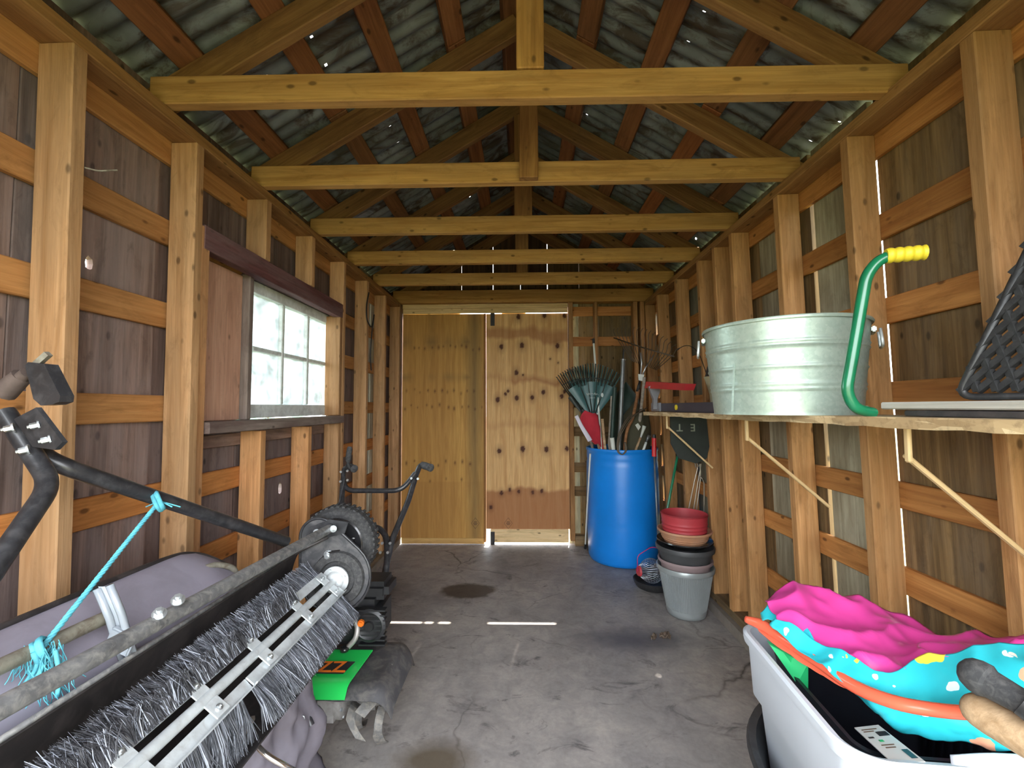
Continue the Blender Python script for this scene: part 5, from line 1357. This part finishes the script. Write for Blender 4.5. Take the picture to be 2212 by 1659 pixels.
# inflatable pool: pink floor, turquoise printed wall, orange ring
def mk_vinyl(name, col, rough=.28, prints=False):
    m, nt, b = new_mat(name)
    tc = nd(nt, 'ShaderNodeTexCoord').outputs['Object']
    c = mixc(nt, noise(nt, tc, 9, 3), tuple(x * .88 for x in col), tuple(min(1, x * 1.1) for x in col))
    if prints:
        for sc_, off, thr, pc in ((9.0, (0, 0, 0), .13, (.85, .80, .70)), (11.0, (4.2, 1.1, 7), .12, (.85, .42, .70)), (8.0, (9.2, 5.1, 2), .13, (.90, .75, .08)), (10.0, (2.2, 8.1, 3), .10, (.85, .40, .25)), (30.0, (1, 2, 3), .12, (.75, .92, .92))):
            v_ = nd(nt, 'ShaderNodeVectorMath', {0: tc, 1: off}, operation='ADD').outputs[0]
            v_ = nd(nt, 'ShaderNodeVectorMath', {0: v_, 1: nd(nt, 'ShaderNodeVectorMath', {0: nd(nt, 'ShaderNodeTexNoise', {'Vector': tc, 'Scale': 30.0}).outputs[1], 1: (.03, .03, .03)}, operation='MULTIPLY').outputs[0]}, operation='ADD').outputs[0]
            vo = nd(nt, 'ShaderNodeTexVoronoi', {'Vector': v_, 'Scale': sc_}); sp = nd(nt, 'ShaderNodeSeparateColor', {0: vo.outputs['Color']})
            k = mth(nt, 'MULTIPLY', mth(nt, 'LESS_THAN', vo.outputs['Distance'], thr * 2.0), mth(nt, 'GREATER_THAN', sp.outputs[0], .45))
            c = mixc(nt, k, c, pc)
    nt.links.new(c, b.inputs['Base Color']); b.inputs['Roughness'].default_value = rough; b.inputs['Coat Weight'].default_value = .15
mk_vinyl('pink_vinyl', (.66, .055, .30), .35); mk_vinyl('turquoise_vinyl', (.03, .50, .58), .3, True); mk_vinyl('orange_vinyl', (.80, .13, .07), .22)
PL = thing('paddling_pool', 'deflated inflatable pool of pink, turquoise and orange vinyl heaped on the tote', 'pool', (tc_.x, tc_.y, .60))
R1 = [(1652, 1312, 1.20), (1700, 1284, 1.22), (1800, 1290, 1.21), (1905, 1312, 1.16), (2000, 1345, 1.12), (2100, 1368, 1.05), (2215, 1376, .99)]
R2 = [(1662, 1328, 1.17), (1715, 1318, 1.15), (1810, 1338, 1.10), (1905, 1352, 1.07), (2000, 1378, 1.01), (2100, 1384, .97), (2225, 1388, .92)]
R3 = [(1675, 1340, 1.14), (1740, 1362, 1.08), (1830, 1408, 1.00), (1912, 1456, .94), (1992, 1416, .94), (2085, 1400, .90), (2235, 1396, .85)]
R4 = [(p_[0] + 3, p_[1] + 14, p_[2] - .02) for p_ in R3]
s = ctrl_surface([R1, R2, R3, R4], 60, 120, .040, 3.0, 5.0); s.solid(.002); s.build('pool_floor', 'pink_vinyl', PL, True)
R0 = [(1640, 1322, 1.185), (1672, 1306, 1.17), (1700, 1318, 1.14), (1745, 1350, 1.085)]
s = ctrl_surface([[(1642, 1326, 1.19), (1668, 1305, 1.185), (1690, 1312, 1.16), (1742, 1352, 1.09)], [(1646, 1340, 1.17), (1690, 1345, 1.13), (1725, 1370, 1.09), (1770, 1400, 1.04)]], 14, 24, .008, 5, 14); s.solid(.003); s.build('wall_fold', 'turquoise_vinyl', PL, True)
T1 = [(p[0] - 3, p[1] - 2, p[2] - .016) for p in R3]
T2 = [(1662, 1348, 1.125), (1740, 1392, 1.045), (1825, 1440, .965), (1918, 1485, .905), (2008, 1462, .885), (2110, 1446, .845), (2250, 1440, .79)]
T3 = [(1668, 1362, 1.115), (1742, 1408, 1.03), (1808, 1462, .955), (1890, 1506, .90), (1985, 1522, .865), (2095, 1525, .82), (2260, 1515, .765)]
s = ctrl_surface([T1, T2, T3], 34, 80, .016, 8.0, 7.0); s.solid(.002); s.build('pool_wall', 'turquoise_vinyl', PL, True)
s = ctrl_surface([[(1832, 1478, .955), (1890, 1512, .905), (1985, 1530, .868), (2095, 1536, .825), (2260, 1530, .77)], [(1868, 1515, .95), (1925, 1555, .90), (2010, 1572, .86), (2110, 1585, .82), (2260, 1590, .77)], [(1905, 1548, .94), (1960, 1582, .90), (2040, 1603, .86), (2130, 1612, .825), (2260, 1622, .78)]], 24, 50, .010, 2.0, 12.0); s.solid(.002); s.build('wall_droop', 'turquoise_vinyl', PL, True)
ring = smooth_path([at(px, py, Y=yy) for px, py, yy in ((1612, 1338, 1.215), (1650, 1352, 1.175), (1700, 1385, 1.115), (1770, 1430, 1.020), (1845, 1482, .935), (1930, 1516, .872), (2020, 1533, .83), (2110, 1540, .79), (2240, 1540, .74))], 6)
s = Shape(); nr = len(ring); s.tube(ring, [.009 + .005 * min(1, k / 5) - .004 * max(0, (k - nr * .35) / (nr * .65)) for k in range(nr)], 14); s.build('pool_ring', 'orange_vinyl', PL, True)
s = ctrl_surface([[(1625, 1338, 1.215), (1700, 1376, 1.12), (1790, 1432, 1.02), (1870, 1490, .945)], [(1640, 1362, 1.175), (1705, 1412, 1.09), (1790, 1462, 1.005), (1868, 1500, .94)]], 10, 30, .006, 4, 10); s.solid(.003); s.build('ring_skirt', 'orange_vinyl', PL, True)
# tool handles poking out over the tote
BH = thing('spade_grip', 'black rubber tool grip resting on the pool vinyl', 'tool handle', at(2085, 1445, Y=.72))
h0, h1 = at(2078, 1440, Y=.745), at(2140, 1478, Y=.715); hd = (h1 - h0).normalized()
hp_ = [h0 - hd * .004, h0, h0 + hd * .006, h0 + hd * .016, h0 + hd * .028, h1, at(2200, 1512, Y=.685), at(2290, 1565, Y=.65)]
s = Shape(); s.tube(hp_, [.006, .015, .0215, .0255, .0265, .022, .019, .019], 24); s.build('grip', 'rubber', BH, True, 50)
s = Shape(); s.tube([at(2212, 1512, Y=.672), at(2260, 1545, Y=.655)], [.024, .026], 16); s.build('collar', 'black_plastic', BH, True, 50)
WH = thing('wooden_bat', 'round-ended pale wooden handle lying under the black grip', 'tool handle', at(2100, 1525, Y=.72))
h0, h1 = at(2086, 1518, Y=.758), at(2280, 1632, Y=.66); hd = (h1 - h0).normalized()
s = Shape(); s.tube([h0 - hd * .004, h0, h0 + hd * .006, h0 + hd * .016, h0 + hd * .03, h1], [.006, .015, .0215, .0255, .027, .027], 24); s.build('shaft', 'handle_wood', WH, True, 50)

# ------------------------------------------------------------------ small things
CB = tag(Shape().tube(smooth_path([at(797, 632, X=-1.09), at(792, 660, X=-1.088), at(793, 690, X=-1.085), at(803, 706, X=-1.085), at(808, 680, X=-1.085), at(803, 720, X=-1.085), at(800, 770, X=-1.088), at(802, 800, X=-1.09)], 6), .005, 6).build('power_cable', 'black_iron', None, True), 'black electric cable looped down the studs near the plywood door', 'cable')
p = at(183, 362, X=-1.094); NL = tag(Shape().tube(bent([p, p + Vector((.025, .01, -.004)), p + Vector((.05, .035, .012))], .01), .0022, 6).build('bent_nail', 'rusty_tube', None, True), 'bent rusty nail sticking out of a stud face', 'nail')
rnd = random.Random(12)
plain('dry_leaf', (.12, .085, .06), .8, var=.3, vscale=40)
lp_ = at(1432, 1381, Z=0)
LF = thing('dry_leaf', 'curled dry leaf lying on the concrete beside the tote', 'leaf', (lp_.x, lp_.y, 0))
for k in range(4):
    a = rnd.uniform(0, 6); c = lp_ + Vector((rnd.uniform(-.05, .05), rnd.uniform(-.025, .025), .004))
    s = Shape(); s.grid(lambda u, v: c + Vector((math.cos(a), math.sin(a), 0)) * (.05 * (u - .5)) + Vector((-math.sin(a), math.cos(a), 0)) * (.028 * (v - .5) * math.sin(PI * (.1 + .8 * u))) + Vector((0, 0, .016 * abs(v - .5) * 2 + .008 * math.sin(u * 9))), 8, 5); s.solid(.0008); s.build('blade', 'dry_leaf', LF, True)

# ------------------------------------------------------------------ pieces that belong to a part
def own(thing_, part, kids):
    ps = [c for c in thing_.children if c.name.split('.')[0] == part]
    for c in list(thing_.children):
        if c.name.split('.')[0] in kids:
            cc = sum((Vector(b) for b in c.bound_box), Vector()) / 8
            best = min(ps, key=lambda q: (sum((Vector(b) for b in q.bound_box), Vector()) / 8 - cc).length)
            c.parent = best
bpy.context.view_layer.update()
own(SW, 'end_plate', ('slot', 'adjuster_bolt', 'bearing_cup', 'plate_flange', 'shaft_flange')); own(SW, 'wheel_disc', ('wheel_rib',)); own(SW, 'housing', ('housing_lip',))
own(SW, 'hitch_bracket', ('hitch_pin', 'hitch_sleeve')); own(SW, 'latch_strap', ('latch_clip',)); own(SW, 'strut', ('cotter_pin',)); own(SW, 'grass_bag', ('bag_rod',))
own(TI, 'handlebar', ('grip', 'handle_bolt')); own(TI, 'green_cover', ('sticker', 'lettering')); own(TI, 'engine_block', ('recoil_housing', 'fuel_hose', 'orange_cap', 'priming_bulb'))
own(TI, 'gearbox', ('gear_cap', 'gearbox_bolt')); own(TI, 'tine_axle', ('axle_sleeve', 'tine')); own(TB, 'handle_lug', ('drop_handle',)); own(TC, 'base', ('scale_dial', 'end_block'))
own(CR, 'crank_tube', ('grip',)); own(LC, 'card_sheet', ('print_mark',)); own(SG, 'sign_board', ('letter',)); own(PL, 'pool_ring', ('ring_skirt',)); own(PL, 'pool_wall', ('wall_fold', 'wall_droop'))
for t_ in [o for o in sc.objects if o.name.startswith('leaf_rake')]: own(t_, 'rake_head', ('lettering', 'logo_mark', 'rib'))
